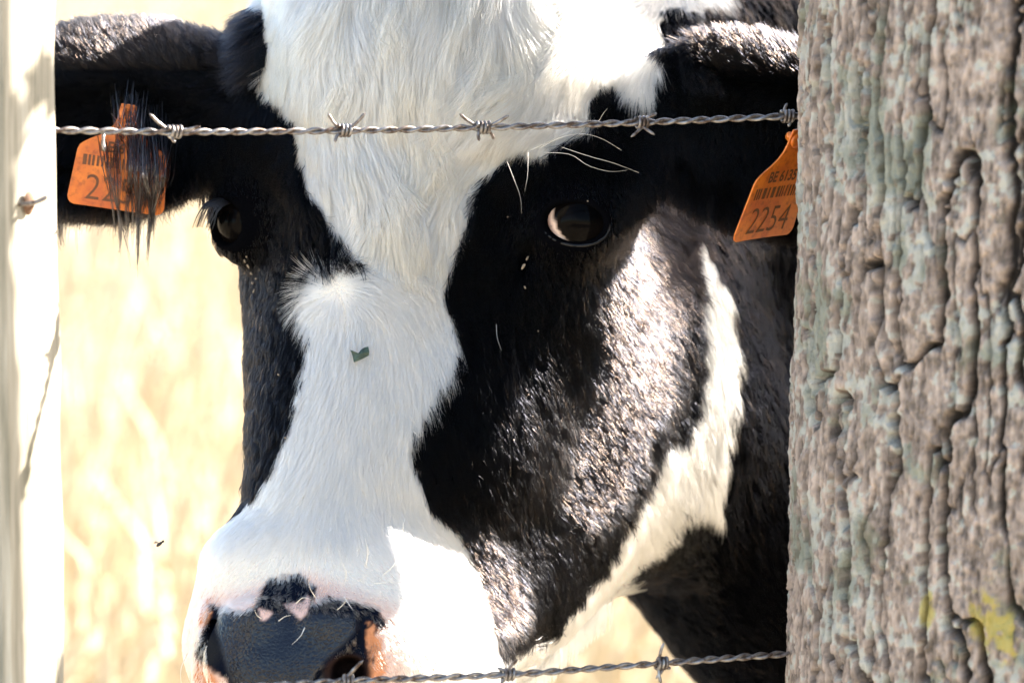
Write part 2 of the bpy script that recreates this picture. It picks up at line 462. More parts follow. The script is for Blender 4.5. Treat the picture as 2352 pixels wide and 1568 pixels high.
vcol(cow.data, 'wet', np.stack([wet, wet, wet], -1))
a = attr(nc, 'coat'); nc.links.new(a.outputs['Color'], bc.inputs['Base Color'])
a2 = attr(nc, 'wet')
mr = nc.nodes.new('ShaderNodeMapRange'); mr.inputs['To Min'].default_value = .65; mr.inputs['To Max'].default_value = .24
nc.links.new(a2.outputs['Fac'], mr.inputs[0]); nc.links.new(mr.outputs[0], bc.inputs['Roughness'])
mr2 = nc.nodes.new('ShaderNodeMapRange'); mr2.inputs['To Min'].default_value = .0; mr2.inputs['To Max'].default_value = .34
nc.links.new(a2.outputs['Fac'], mr2.inputs[0]); nc.links.new(mr2.outputs[0], bc.inputs['Specular IOR Level'])
vor = nc.nodes.new('ShaderNodeTexVoronoi'); vor.inputs['Scale'].default_value = 330; vor.feature = 'DISTANCE_TO_EDGE'
tc = nc.nodes.new('ShaderNodeTexCoord'); nc.links.new(tc.outputs['Object'], vor.inputs['Vector'])
mm = nc.nodes.new('ShaderNodeMath'); mm.operation = 'MINIMUM'; mm.inputs[1].default_value = .32
nc.links.new(vor.outputs['Distance'], mm.inputs[0]); nzb = noise_node(nc, 90, 3, .6, tc.outputs['Object']); mb_ = nc.nodes.new('ShaderNodeMath'); mb_.operation = 'MULTIPLY_ADD'; mb_.inputs[1].default_value = 1.6
nc.links.new(nzb, mb_.inputs[0]); nc.links.new(mm.outputs[0], mb_.inputs[2]); bump(nc, bc, mb_.outputs[0], .28, .003)

# ------------------------------------------------------------------ fur
def hair_object(name, PTS, RAD, COL, material, parent, IOR=None):
    """PTS (n, k, 3) world metres, RAD (n, k), COL (n, 3)"""
    n, k, _ = PTS.shape
    hc = bpy.data.hair_curves.new(name)
    hc.add_curves([k] * n)
    hc.attributes['position'].data.foreach_set('vector', PTS.astype(np.float32).ravel())
    r = hc.attributes.get('radius') or hc.attributes.new('radius', 'FLOAT', 'POINT')
    r.data.foreach_set('value', RAD.astype(np.float32).ravel())
    c = hc.attributes.new('tint', 'FLOAT_COLOR', 'CURVE')
    cl = np.ones((n, 4), np.float32); cl[:, :3] = COL; c.data.foreach_set('color', cl.ravel())
    ga = hc.attributes.new('gloss', 'FLOAT', 'CURVE'); ga.data.foreach_set('value', np.asarray(np.full(n, 1.18) if IOR is None else IOR, np.float32))
    hc.materials.append(material)
    o = bpy.data.objects.new(name, hc); C.objects.link(o); o.parent = parent
    return o
sc.render.hair_type = 'STRIP'
fm = bpy.data.materials.new('fur'); fm.use_nodes = True; ft = fm.node_tree; ft.nodes.remove(ft.nodes['Principled BSDF'])
hb = ft.nodes.new('ShaderNodeBsdfHairPrincipled'); hb.model = 'CHIANG'; hb.parametrization = 'COLOR'
at = attr(ft, 'tint'); ft.links.new(at.outputs['Color'], hb.inputs['Color'])
hb.inputs['Roughness'].default_value = .34; hb.inputs['Radial Roughness'].default_value = .5
hb.inputs['Random Roughness'].default_value = .15; hb.inputs['Coat'].default_value = 0
lum = ft.nodes.new('ShaderNodeMapRange'); lum.inputs['From Min'].default_value = .05; lum.inputs['From Max'].default_value = .35
lum.inputs['To Min'].default_value = 1.29; lum.inputs['To Max'].default_value = 1.5
ft.links.new(at.outputs['Color'], lum.inputs[0]); gl = attr(ft, 'gloss'); ft.links.new(gl.outputs['Fac'], hb.inputs['IOR'])
lum2 = ft.nodes.new('ShaderNodeMapRange'); lum2.inputs['From Min'].default_value = .05; lum2.inputs['From Max'].default_value = .35
lum2.inputs['To Min'].default_value = .22; lum2.inputs['To Max'].default_value = .36
ft.links.new(at.outputs['Color'], lum2.inputs[0]); ft.links.new(lum2.outputs[0], hb.inputs['Roughness'])
ft.links.new(hb.outputs[0], ft.nodes['Material Output'].inputs[0])

# combing: (x, y, direction in degrees: 0 right, 90 down, 180 left, 270 up)
COMB = [(640,40,120),(700,120,100),(850,60,95),(1000,20,90),(1150,40,75),(1300,60,110),(1450,60,100),(760,250,85),(900,300,88),(1050,250,100),(1200,220,120),
 (1300,200,125),(1300,290,130),(1150,330,130),(1050,400,110),(950,450,100),(850,450,80),(760,400,70),(850,540,85),(960,560,110),(1020,520,115),
 (620,300,100),(600,500,95),(650,700,95),(640,900,100),(600,1050,110),(560,700,100),
 (900,640,20),(900,700,60),(860,740,95),(960,720,75),(1010,760,80),(820,850,102),(920,880,92),(1000,860,75),(760,950,108),(860,1000,95),(760,1100,110),(880,1120,80),
 (640,1180,130),(760,1250,95),(900,1250,60),(560,1300,140),(680,1310,95),(1000,1280,40),(850,1350,30),(980,1450,50),(1080,1400,60),(480,1450,120),
 (1100,600,110),(1100,800,85),(1080,1000,75),(1150,1150,60),(1250,900,64),(1350,800,56),(1300,1100,50),(1200,1300,50),(1400,1000,52),(1200,700,75),(1450,650,58),(1500,800,54),
 (1550,600,75),(1650,700,60),(1680,900,62),(1600,1000,60),(1500,1150,50),(1400,1280,45),(1640,1120,65),(1250,1430,50),(1560,1250,50),
 (1320,620,80),(1320,420,75),(1200,450,110),(1450,500,70),(1250,370,120),(1400,370,100),
 (1440,240,80),(1450,120,95),(1560,100,80),(1650,120,235),(1750,90,235),(1820,80,235),(1600,170,60),(1700,300,90),(1600,400,75),(1800,450,90),(1690,520,75),(1500,300,90),
 (560,150,200),(480,200,190),(350,100,235),(200,80,232),(260,50,240),(420,130,235),(130,60,235),(300,250,150),(200,440,115),(330,460,95),(450,400,80),(520,330,100),(520,430,90),
 (1700,1200,60),(1750,1400,60),(1600,1400,60)]
CB = np.array(COMB, float)
def comb(x, y):
    dx = np.zeros_like(x); dy = np.zeros_like(x)
    ca, sa = np.cos(np.radians(CB[:, 2])), np.sin(np.radians(CB[:, 2]))
    for (cx, cy, _), c, s_ in zip(CB, ca, sa):
        wgt = 1 / ((x - cx) ** 2 + (y - cy) ** 2 + 900) ** 1.6
        dx += wgt * c; dy += wgt * s_
    n = np.hypot(dx, dy) + 1e-12; dx /= n; dy /= n
    # the whorl between the eyes: hair leaves it in every direction
    rx, ry = x - 770, y - 662; r = np.hypot(rx, ry) + 1e-6
    sw = .5
    ex, ey = rx / r * math.cos(sw) - ry / r * math.sin(sw), rx / r * math.sin(sw) + ry / r * math.cos(sw)
    k = np.exp(-(r / 72.) ** 2)
    dx = dx * (1 - k) + ex * k; dy = dy * (1 - k) + ey * k
    n = np.hypot(dx, dy) + 1e-12
    return dx / n, dy / n
def rotate2(dx, dy, a): return dx * np.cos(a) - dy * np.sin(a), dx * np.sin(a) + dy * np.cos(a)

tri = np.vstack([bf[:, [0, 1, 2]], bf[:, [0, 2, 3]]])
A, B, Cc = bv[tri[:, 0]], bv[tri[:, 1]], bv[tri[:, 2]]
cen = (A + B + Cc) / 3; area = .5 * np.linalg.norm(np.cross(B - A, Cc - A), axis=1)
cn = bn[tri].mean(1)
tx, ty = proj(cen)
face = -(cn * cen).sum(1) / np.linalg.norm(cen, axis=1)      # >0 toward the camera
inwin = (tx > -120) & (tx < 1960) & (ty > -260) & (ty < 1640) & (cen[:, 2] < 3.62)
dens = np.where(inwin, np.where(face > -.25, 1.0, .22), 0) * HAIR_DENSITY
dens = np.where(inwin & (tx < 110), dens * .5, dens)
dens = np.where((cen[:, 2] > 3.2) & inwin, dens * .12, dens)
def grow(weight, seed, chunk='fur'):
    r_ = np.random.default_rng(seed)
    ex = area * dens * weight
    n = r_.poisson(ex); t = np.repeat(np.arange(len(tri)), n)
    u, v = r_.random(len(t)), r_.random(len(t)); fl = u + v > 1; u[fl] = 1 - u[fl]; v[fl] = 1 - v[fl]
    w_ = (1 - u - v)[:, None]; u = u[:, None]; v = v[:, None]
    p = A[t] * w_ + B[t] * u + Cc[t] * v
    nn = bn[tri[t, 0]] * w_ + bn[tri[t, 1]] * u + bn[tri[t, 2]] * v; nn /= np.linalg.norm(nn, axis=1)[:, None]
    return p, nn, r_
def sdf_push(p): return p
p, nn, r_ = grow(np.ones(len(tri)), 11)
x, y = proj(p)
ba = bare(x, y)
keep = r_.random(len(x)) > ba * 1.02
eardeep = inpoly(x, y, [(60,200),(300,140),(470,220),(480,330),(380,400),(60,420)]) & (p[:, 2] < 3.2)
p, nn, x, y = p[keep], nn[keep], x[keep], y[keep]; n = len(x)
print('hairs', n)
white = is_white(x, y, p[:, 2])
darkn = polydist(*px_jit(x, y, 10, 18, 21), DARKNOSE) < -2
white &= ~darkn
fore = 1 - sstep(-20, 160, polydist(x, y, [(640,-200),(620,160),(740,420),(820,520),(1010,520),(1130,360),(1350,280),(1420,60),(1500,-200)]))
muzz = sstep(1150, 1330, y) * (1 - sstep(1000, 1150, x)) * 1.0
jawb = 1 - sstep(-10, 30, polydist(x, y, JAW))
ear = np.maximum((x < 520) & (y < 560), (x > 1500) & (y < 600) & (x > 1500)).astype(float)
eartop = ((x < 620) & (y < 170)) | ((x > 1560) & (y < 190))
earlow = ((x < 500) & (y > 380) & (y < 620)) | ((x > 1560) & (y > 400) & (y < 640) & (p[:, 2] < 2.99 + .06))
L = 62 + 75 * fore - 44 * muzz + 22 * jawb
L = np.where(ear > 0, 60, L); L = np.where(earlow & (x < 500), 125, L)
L = np.where((x > 1650) & (y > 600), 80, L)
whd = np.hypot(x - 770, y - 662); L = np.where((whd < 85) & (y < 690), 80, L)
eyed = np.minimum(np.hypot(x - 1318, y - 510), np.hypot(x - 545, y - 512))
bd = -polydist(x, y, BLAZE); L = np.where(white & (bd > -20), L * (1 - fore * (1 - np.clip(.32 + bd / 170, .32, 1))), L)
L = L * np.clip((eyed - 40) / 160, .25, 1)
L = L * (.7 + .55 * r_.random(n)) * np.where(white, 1, .72)
dx, dy = comb(x, y)
wav = fore * (.55 * noise(x / 95, y / 170, seed=31) + .38 * noise(x / 40, y / 80, seed=32)) + .16 * noise(x / 45, y / 45, seed=33) + .07 * r_.standard_normal(n)
dx, dy = rotate2(dx, dy, wav)
K = 7
d3 = np.stack([dx, -dy, np.zeros(n)], -1)
d3 -= nn * (d3 * nn).sum(1)[:, None]; ln = np.linalg.norm(d3, axis=1)[:, None]; d3 /= ln + 1e-6
weak = (ln[:, 0] < .15)
d3[weak] = np.array([0, -1, 0])
Lm = L * S
lift = .16 + .16 * r_.random(n) + .12 * fore + .15 * jawb + .02 * (np.hypot(x - 770, y - 662) < 60)
curve2 = fore * .8 * noise(x / 70, y / 130, seed=36) + .15 * r_.standard_normal(n)
side = np.cross(nn, d3)
# two levels of clumps
def clump(x, y, c, seed):
    gx_, gy_ = np.floor(x / c), np.floor(y / c); best = np.full(len(x), 1e9); bx = np.zeros(len(x)); by = np.zeros(len(x)); bi = np.zeros(len(x))
    z0 = np.zeros(len(x))
    for a in (-1, 0, 1):
        for b in (-1, 0, 1):
            qx, qy = gx_ + a, gy_ + b
            px_, py_ = (qx + _hash(qx, qy, z0, seed)) * c, (qy + _hash(qx, qy, z0 + 1, seed)) * c
            d = np.hypot(px_ - x, py_ - y); m_ = d < best
            best = np.where(m_, d, best); bx = np.where(m_, px_, bx); by = np.where(m_, py_, by); bi = np.where(m_, _hash(qx, qy, z0 + 2, seed), bi)
    return bx - x, by - y, bi
c1x, c1y, c1i = clump(x, y, 13, 71)
c3x, c3y, c3i = clump(x + 8 * noise(x / 20, y / 20, seed=15), y * .6, 20, 75); c3y = c3y / .6
c1x = np.where(white, c1x, c3x); c1y = np.where(white, c1y, c3y); c1i = np.where(white, c1i, c3i)
c2x, c2y, c2i = clump(x + 14 * noise(x / 30, y / 30, seed=5), y * .55, 34, 72); c2y = np.zeros(n)
amt1 = np.where(white, .62, .5) + .3 * (np.hypot(x - 770, y - 662) < 85); amt2 = .85 * fore
ox = c1x * amt1 + c2x * amt2 * (1 - .5 * amt1); oy = c1y * amt1 * .6
off = np.stack([ox, -oy, np.zeros(n)], -1) * S
off -= nn * (off * nn).sum(1)[:, None]
blk = ~white
def near_line(x0, y0, x1, y1, w0, w1):
    dx_, dy_ = x1 - x0, y1 - y0; t_ = np.clip(((x - x0) * dx_ + (y - y0) * dy_) / (dx_ ** 2 + dy_ ** 2), 0, 1)
    return np.exp(-(np.hypot(x - x0 - t_ * dx_, y - y0 - t_ * dy_) / (w0 + (w1 - w0) * t_)) ** 2)
sun_sheen = blk * np.clip(near_line(1585, 450, 1345, 1110, 140, 85) + near_line(1080, 1270, 1120, 1390, 75, 75), 0, 1) * (.85 + .3 * noise(x / 60, y / 90, seed=58))  # mask where a sunlit sheen is built into the black hair
chr_ = r_.standard_normal(n); sun_sheen = np.clip(sun_sheen * 1.6 + .8 * eartop, 0, 1)
lift = lift + .35 * eartop + .2 * earlow
lift = lift + blk * .16 * r_.standard_normal(n)
lift += .14 * (c2i - .5) * fore + np.where(white, .10, .38) * (c1i - .5)
curve2 += blk * .5 * r_.standard_normal(n)
curve2 += (c2i - .5) * .9 * fore
hh = np.array(sun_v) @ RC; hh = hh[None, :] - p / np.linalg.norm(p, axis=1)[:, None]; hh /= np.linalg.norm(hh, axis=1)[:, None]
stand = np.clip(np.arctan2(-(d3 * hh).sum(1), np.maximum((nn * hh).sum(1), .05)), .12, .75)  # hair angle set to throw the sun toward the camera
PTS = np.zeros((n, K, 3)); q = p - nn * .0004; PTS[:, 0] = q
for i in range(1, K):
    t = i / (K - 1)
    lf = lift * (1.9 - 2.6 * t); lf = lf * (1 - sun_sheen) + sun_sheen * (np.tan(stand) + .16 * (c1i - .5) * 2 + .20 * chr_)
    cv = curve2 * (t - .3)
    d = d3 * np.cos(cv)[:, None] + side * np.sin(cv)[:, None] + nn * lf[:, None]
    d /= np.linalg.norm(d, axis=1)[:, None]
    q = q + d * (Lm / (K - 1))[:, None]
    PTS[:, i] = q + off * t ** 1.3
tt = np.linspace(0, 1, K)[None, :]
base = np.where(white, .00021, .00024) * HAIR_WIDTH
RAD = base[:, None] * (1.0 - .85 * tt ** 1.6) * (.7 + .6 * r_.random(n))[:, None]
var = r_.random(n)
WH = np.array([[.92, .87, .77]]) * (1 - fore[:, None]) + np.array([[.90, .83, .72]]) * fore[:, None]; TAN = np.array([[.76, .60, .41]])
k = np.clip(fore * (.16 + 1.2 * sstep(.45, .95, c2i) + .5 * fbm(x / 120, y / 160, seed=44)) + .1 * var, 0, .8)[:, None]
WH = WH * (1 - k) + TAN * k
k = (muzz * (.25 + .5 * sstep(-.1, .5, fbm(x / 30, y / 50, seed=45))) * (var > .45))[:, None] * .6
WH = WH * (1 - k) + np.array([[.70, .48, .38]]) * k
BK = np.where((r_.random(n) < .06 + .34 * np.clip(sun_sheen + .6 * earlow, 0, 1))[:, None], np.array([[.022, .0135, .0095]]), np.array([[.0018, .0020, .0030]])) * (.5 + 1.1 * var)[:, None]  # browner hairs in sheen bands and ear fringe carry warm sunlight in colour
COL = np.where(white[:, None], WH * (.9 + .1 * var)[:, None], BK)
dn = darkn & (muzz > .3)
COL[dn] = np.array([.30, .275, .24]) * (.5 + var[dn, None])
IOR = np.where(white, 1.5, 1.13 - .07 * ((x > 1640) & (y > 400)) + .145 * np.clip(sun_sheen * 1.5 + .15 * (x < 700), 0, 1))  # glossier in the sheen mask, duller on the neck to keep it dark
fur = hair_object('fur', to_world(PTS), RAD, COL, fm, cow, IOR)
# ------------------------------------------------------------------ eyes, lashes, whiskers, tear stains
def eyeball(c, r, look, sclera_dir, label):
    cw = PW(*c); R = r * ru(c[2])
    m_, t_, b_ = mat('eyeball', (.012, .008, .007), .04, spec=.07)
    at_ = attr(t_, 'iris'); t_.links.new(at_.outputs['Color'], b_.inputs['Base Color'])
    b_.inputs['IOR'].default_value = 1.3; b_.inputs['Coat Weight'].default_value = 0.0; b_.inputs['Coat Roughness'].default_value = .03
    V = []; nu, nv = 64, 48
    for i in range(nv + 1):
        for j in range(nu):
            th = math.pi * i / nv; ph = 2 * math.pi * j / nu
            V.append((math.sin(th) * math.cos(ph), math.cos(th), math.sin(th) * math.sin(ph)))
    V = np.array(V); F = []
    for i in range(nv):
        for j in range(nu): F.append((i * nu + j, i * nu + (j + 1) % nu, (i + 1) * nu + (j + 1) % nu, (i + 1) * nu + j))
    lk = np.array([look[0], -look[1], -look[2]], float); lk /= np.linalg.norm(lk)
    ang = (V @ lk)
    V2 = V * (1 + .05 * sstep(.75, 1, ang))[:, None]
    Pw = np.array(cw) + (V2 * R) @ RC.T
    o = mesh_obj('eyeball', Pw, F, m_, cow)
    ir = 1 - sstep(.58, .63, ang)                       # 1 on the white of the eye
    nz = fbm(V[:, 0] * 5, V[:, 1] * 5, V[:, 2] * 5, seed=4)
    sc_ = np.array([[.74, .54, .42]]); red = np.array([[.26, .07, .03]])
    k = np.clip(sstep(.55, .35, ang) + .3 * nz, 0, 1)[:, None]
    colr = (1 - ir[:, None]) * np.array([[.0010, .0010, .0012]]) + ir[:, None] * (sc_ * (1 - k) + red * k)
    lu = np.array([1, 0, 0.]) - lk * lk[0]; lu /= np.linalg.norm(lu); lv = np.cross(lk, lu)
    pup = np.hypot((V @ lu) / .42, (V @ lv) / .24); ik = (sstep(.9, 1.15, pup) * (1 - ir) * sstep(.52, .62, ang * 0 + .7))[:, None]
    colr = colr * (1 - ik) + ik * np.array([[.0026, .0020, .0018]]) * (1 + .6 * nz[:, None])
    vcol(o.data, 'iris', colr)
    if label: o['label'] = label
    return o
eyeball((1324, 510, -132), 92, (.30, -.22, .9), None, 'dark eye with pale pinkish white showing in the inner corner')
eyeball((574, 512, -262), 76, (-.75, -.10, .66), None, 'dark eye seen from the side at the edge of the face')
mw, _, _ = mat('whisker', (.75, .70, .62), .35)
mb, _, _ = mat('lash', (.012, .011, .012), .4)
def strand_w(pts, r0, n=14):
    p = spline(np.array([PW(*q) for q in pts]), n)
    return tube(p, np.linspace(r0, r0 * .2, n), 5)
WK = [[(840,1300,330),(845,1265,360),(838,1235,380)],[(875,1325,300),(912,1285,350),(925,1215,400),(930,1190,410)],
 [(825,1335,330),(848,1318,370),(868,1310,400)],[(790,1340,330),(795,1315,360),(780,1285,380)],[(725,1372,370),(712,1350,400),(708,1330,420)],
 [(640,1425,380),(655,1415,410),(668,1412,430)],[(680,1385,400),(696,1372,420),(716,1376,430)],[(775,1400,350),(790,1385,390),(800,1370,400)],
 [(600,1420,380),(590,1412,400),(585,1400,410)],[(790,1370,340),(800,1385,370),(812,1402,380)],[(1000,1305,180),(1030,1290,220),(1060,1265,240)],
 [(860,1340,300),(900,1335,330),(930,1338,340)],[(960,1400,200),(1000,1370,240),(1050,1355,260)],[(700,1440,370),(690,1460,400),(670,1480,410)],[(430,1500,150),(415,1540,170),(420,1600,160)]]
def cap(F): return [tuple(dict.fromkeys(map(int, f))) for f in F]
for q in WK:
    V, F = strand_w(q, .00036); mesh_obj('whisker', V, cap(F), mw, cow)
BR = [[(1240,340,60),(1290,315,100),(1340,308,140),(1385,320,150),(1428,346,150)],[(1250,350,60),(1310,355,110),(1350,380,130),(1400,394,140),(1440,391,140)],
 [(1290,338,60),(1350,358,110),(1410,375,130),(1468,397,140)],[(1220,345,50),(1270,320,100),(1330,290,140)],[(1165,372,20),(1178,405,50),(1195,452,60),(1198,490,60)],
 [(1213,350,30),(1212,400,60),(1205,440,70)],[(1140,745,-30),(1142,775,0),(1152,805,10)],[(950,990,100),(965,1003,120),(975,985,130)],[(1370,288,0),(1385,262,30),(1395,250,40)]]
for q in BR:
    V, F = strand_w(q, .00015); mesh_obj('brow_hair', V, cap(F), mw, cow)
LA = []
for i in range(0):
    t = i / 8; a = math.radians(200 + 150 * t)
    x0, y0 = 1318 + 76 * math.cos(a), 512 + 50 * math.sin(a)
    LA.append(strand_w([(x0, y0, -30), (x0 + 16 * math.cos(a) + 5, y0 + 12 * math.sin(a) + 6, 8), (x0 + 24 * math.cos(a) + 14, y0 + 14 * math.sin(a) + 34, 34)], .0003, 6))
for i in range(26):
    t = i / 25; x0, y0 = 490 + 40 * t, 458 - 6 * math.sin(t * 3) + 8 * t; j = random.uniform(-6, 6)
    LA.append(strand_w([(x0, y0, -200), (x0 - 22, y0 + 12, -170), (x0 - 36 + j, y0 + 44 + j, -160), (x0 - 44 + 1.5 * j, y0 + 66, -160)], .0005, 8))
V, F = merge(LA); mesh_obj('eyelashes', V, F, mb, cow)
# dried tear flakes beside the eye
mtf, _, _ = mat('tear_crust', (.26, .20, .14), .5)
def flake(c, sx, sy, ang, th=3):
    a = np.linspace(0, 2 * math.pi, 9, endpoint=False); r = 1 + .25 * np.array([random.uniform(-1, 1) for _ in a])
    X = np.cos(a) * sx * r; Y = np.sin(a) * sy * r; ca, sa = math.cos(math.radians(ang)), math.sin(math.radians(ang))
    x_, y_ = c[0] + X * ca - Y * sa, c[1] + X * sa + Y * ca
    V = np.vstack([PW(x_, y_, np.full(9, c[2])), PW(x_, y_, np.full(9, c[2] + th)), PW(c[0], c[1], c[2] + th * 2)[None]])
    F = [tuple(range(9))] + [(i, (i + 1) % 9, 9 + (i + 1) % 9, 9 + i) for i in range(9)] + [(9 + i, 9 + (i + 1) % 9, 18) for i in range(9)]
    return V, F
import mathutils
from mathutils.bvhtree import BVHTree
_nf = near[bf].all(1); BV = BVHTree.FromPolygons([tuple(v) for v in bv], [tuple(int(i) for i in f) for f in bf[_nf]])
def surf_z(x, y):
    """z in reference units of the hide seen at (x, y)"""
    d = Vector(((x - 1176) * S / D, (784 - y) * S / D, 1)); h = BV.ray_cast(Vector((0, 0, 0)) + d * 2.0, d.normalized())
    return (D - h[0].z) / S if h[0] else 0.0
ml_, _, _ = mat('lid_rim', (.002, .002, .003), .45, spec=.3)
t_ = np.linspace(-.25, 2.9, 33); lr_ = [(1320 + 80 * math.cos(a) , 511 + 53 * math.sin(a) + 6 * math.cos(a)) for a in t_]
lz_ = np.array([surf_z(*q) for q in lr_]); lz_ = np.convolve(np.r_[lz_[-4:-1], lz_, lz_[1:4]], np.ones(7) / 7, 'valid')
V, F = tube(PW(np.array(lr_)[:, 0], np.array(lr_)[:, 1], lz_ - 3), .0013 * np.sin(np.linspace(.15, 3.0, 33)) ** .5, 8); mesh_obj('eyelid_rim', V, [tuple(dict.fromkeys(map(int, f))) for f in F], ml_, cow)
FL = []
for (x0, y0, sx, sy, a) in ((1211,593,6,2.2,-62),(1202,612,8,3,-58),(1206,660,4,2,60),
    (562,600,4,2,70),(570,612,5,2,60),(577,628,4,2,60),(580,650,4,3,80),(583,668,5,2,-60),(566,590,3,2,60),(588,640,3,2,0),
    (1166,498,2,1.5,0),(1040,905,2,2,0),(1236,760,2,2,0),(1180,1010,2,2,0),(1265,520,2,1,0),(1350,462,2,2,0),(640,860,3,2,30),(655,1005,3,2,30)):
    FL.append(flake((x0, y0, surf_z(x0, y0) + 14), sx, sy, a))
for V, F in FL: mesh_obj('tear_crust', V, F, mtf, cow, smooth=False)

# long dark hairs hanging from the left ear over the tag
HL = []
hr = np.random.default_rng(3)
def lock(x0, y0, x1, y1, x2, y2, n, spread, r=.00028, z=-150):
    for i in range(n):
        g = hr.normal(0, 1, 4) * spread; e = spread * .16
        HL.append(((x0 + g[0], y0 + g[1] * .8, z - 40), (x1 + g[0] * .7 + g[2] * .4, y1, z + 40 + 8 * g[3]), ((x1 + x2) / 2 + g[0] * .3, (y1 + y2) / 2, z + 45), (x2 + hr.normal(0, e), y2 + hr.normal(0, 16), z + 30)))
lock(235, 300, 245, 380, 262, 500, 16, 6); lock(268, 300, 268, 420, 278, 555, 22, 7); lock(240, 300, 250, 400, 300, 600, 8, 4)
lock(318, 270, 320, 400, 316, 590, 60, 14); lock(352, 280, 356, 420, 338, 575, 55, 14); lock(330, 260, 345, 400, 352, 520, 90, 22); lock(300, 250, 296, 380, 290, 500, 40, 18); lock(298, 270, 300, 380, 306, 505, 26, 10)
lock(335, 290, 342, 380, 330, 470, 60, 18); lock(300, 240, 305, 300, 310, 400, 60, 20); lock(385, 300, 380, 400, 366, 470, 30, 14); lock(290, 220, 285, 280, 262, 360, 34, 16)
n = len(HL); pts = np.array([spline(np.array([PW(*q) for q in h]), 9) for h in HL])
rad = np.linspace(1, .2, 9)[None, :] * .00026 * np.ones((n, 1))
hair_object('ear_hair', pts, rad, np.ones((n, 3)) * np.array([[.012, .012, .014]]), fm, cow)

# ------------------------------------------------------------------ ear tags
tm, tt_, tb_ = mat('tag_plastic', (.78, .24, .02), .42)
no = noise_node(tt_, 220, 5, .6, objvec(tt_)); no2 = noise_node(tt_, 38, 3, .6, objvec(tt_))
c1 = ramp(tt_, no2, [(.35, (.46, .085, .003)), (.6, (.66, .17, .006))])
mx = tt_.nodes.new('ShaderNodeMix'); mx.data_type = 'RGBA'; mx.blend_type = 'MULTIPLY'; mx.inputs[0].default_value = 1
tt_.links.new(c1, mx.inputs[6]); tt_.links.new(ramp(tt_, no, [(.3, (.55, .5, .45)), (.5, (1, 1, 1))]), mx.inputs[7]); tt_.links.new(mx.outputs[2], tb_.inputs['Base Color'])
tb_.inputs['Subsurface Weight'].default_value = .15; tb_.inputs['Subsurface Radius'].default_value = (.01, .004, .001)
im, _, _ = mat('tag_print', (.12, .042, .012), .7)
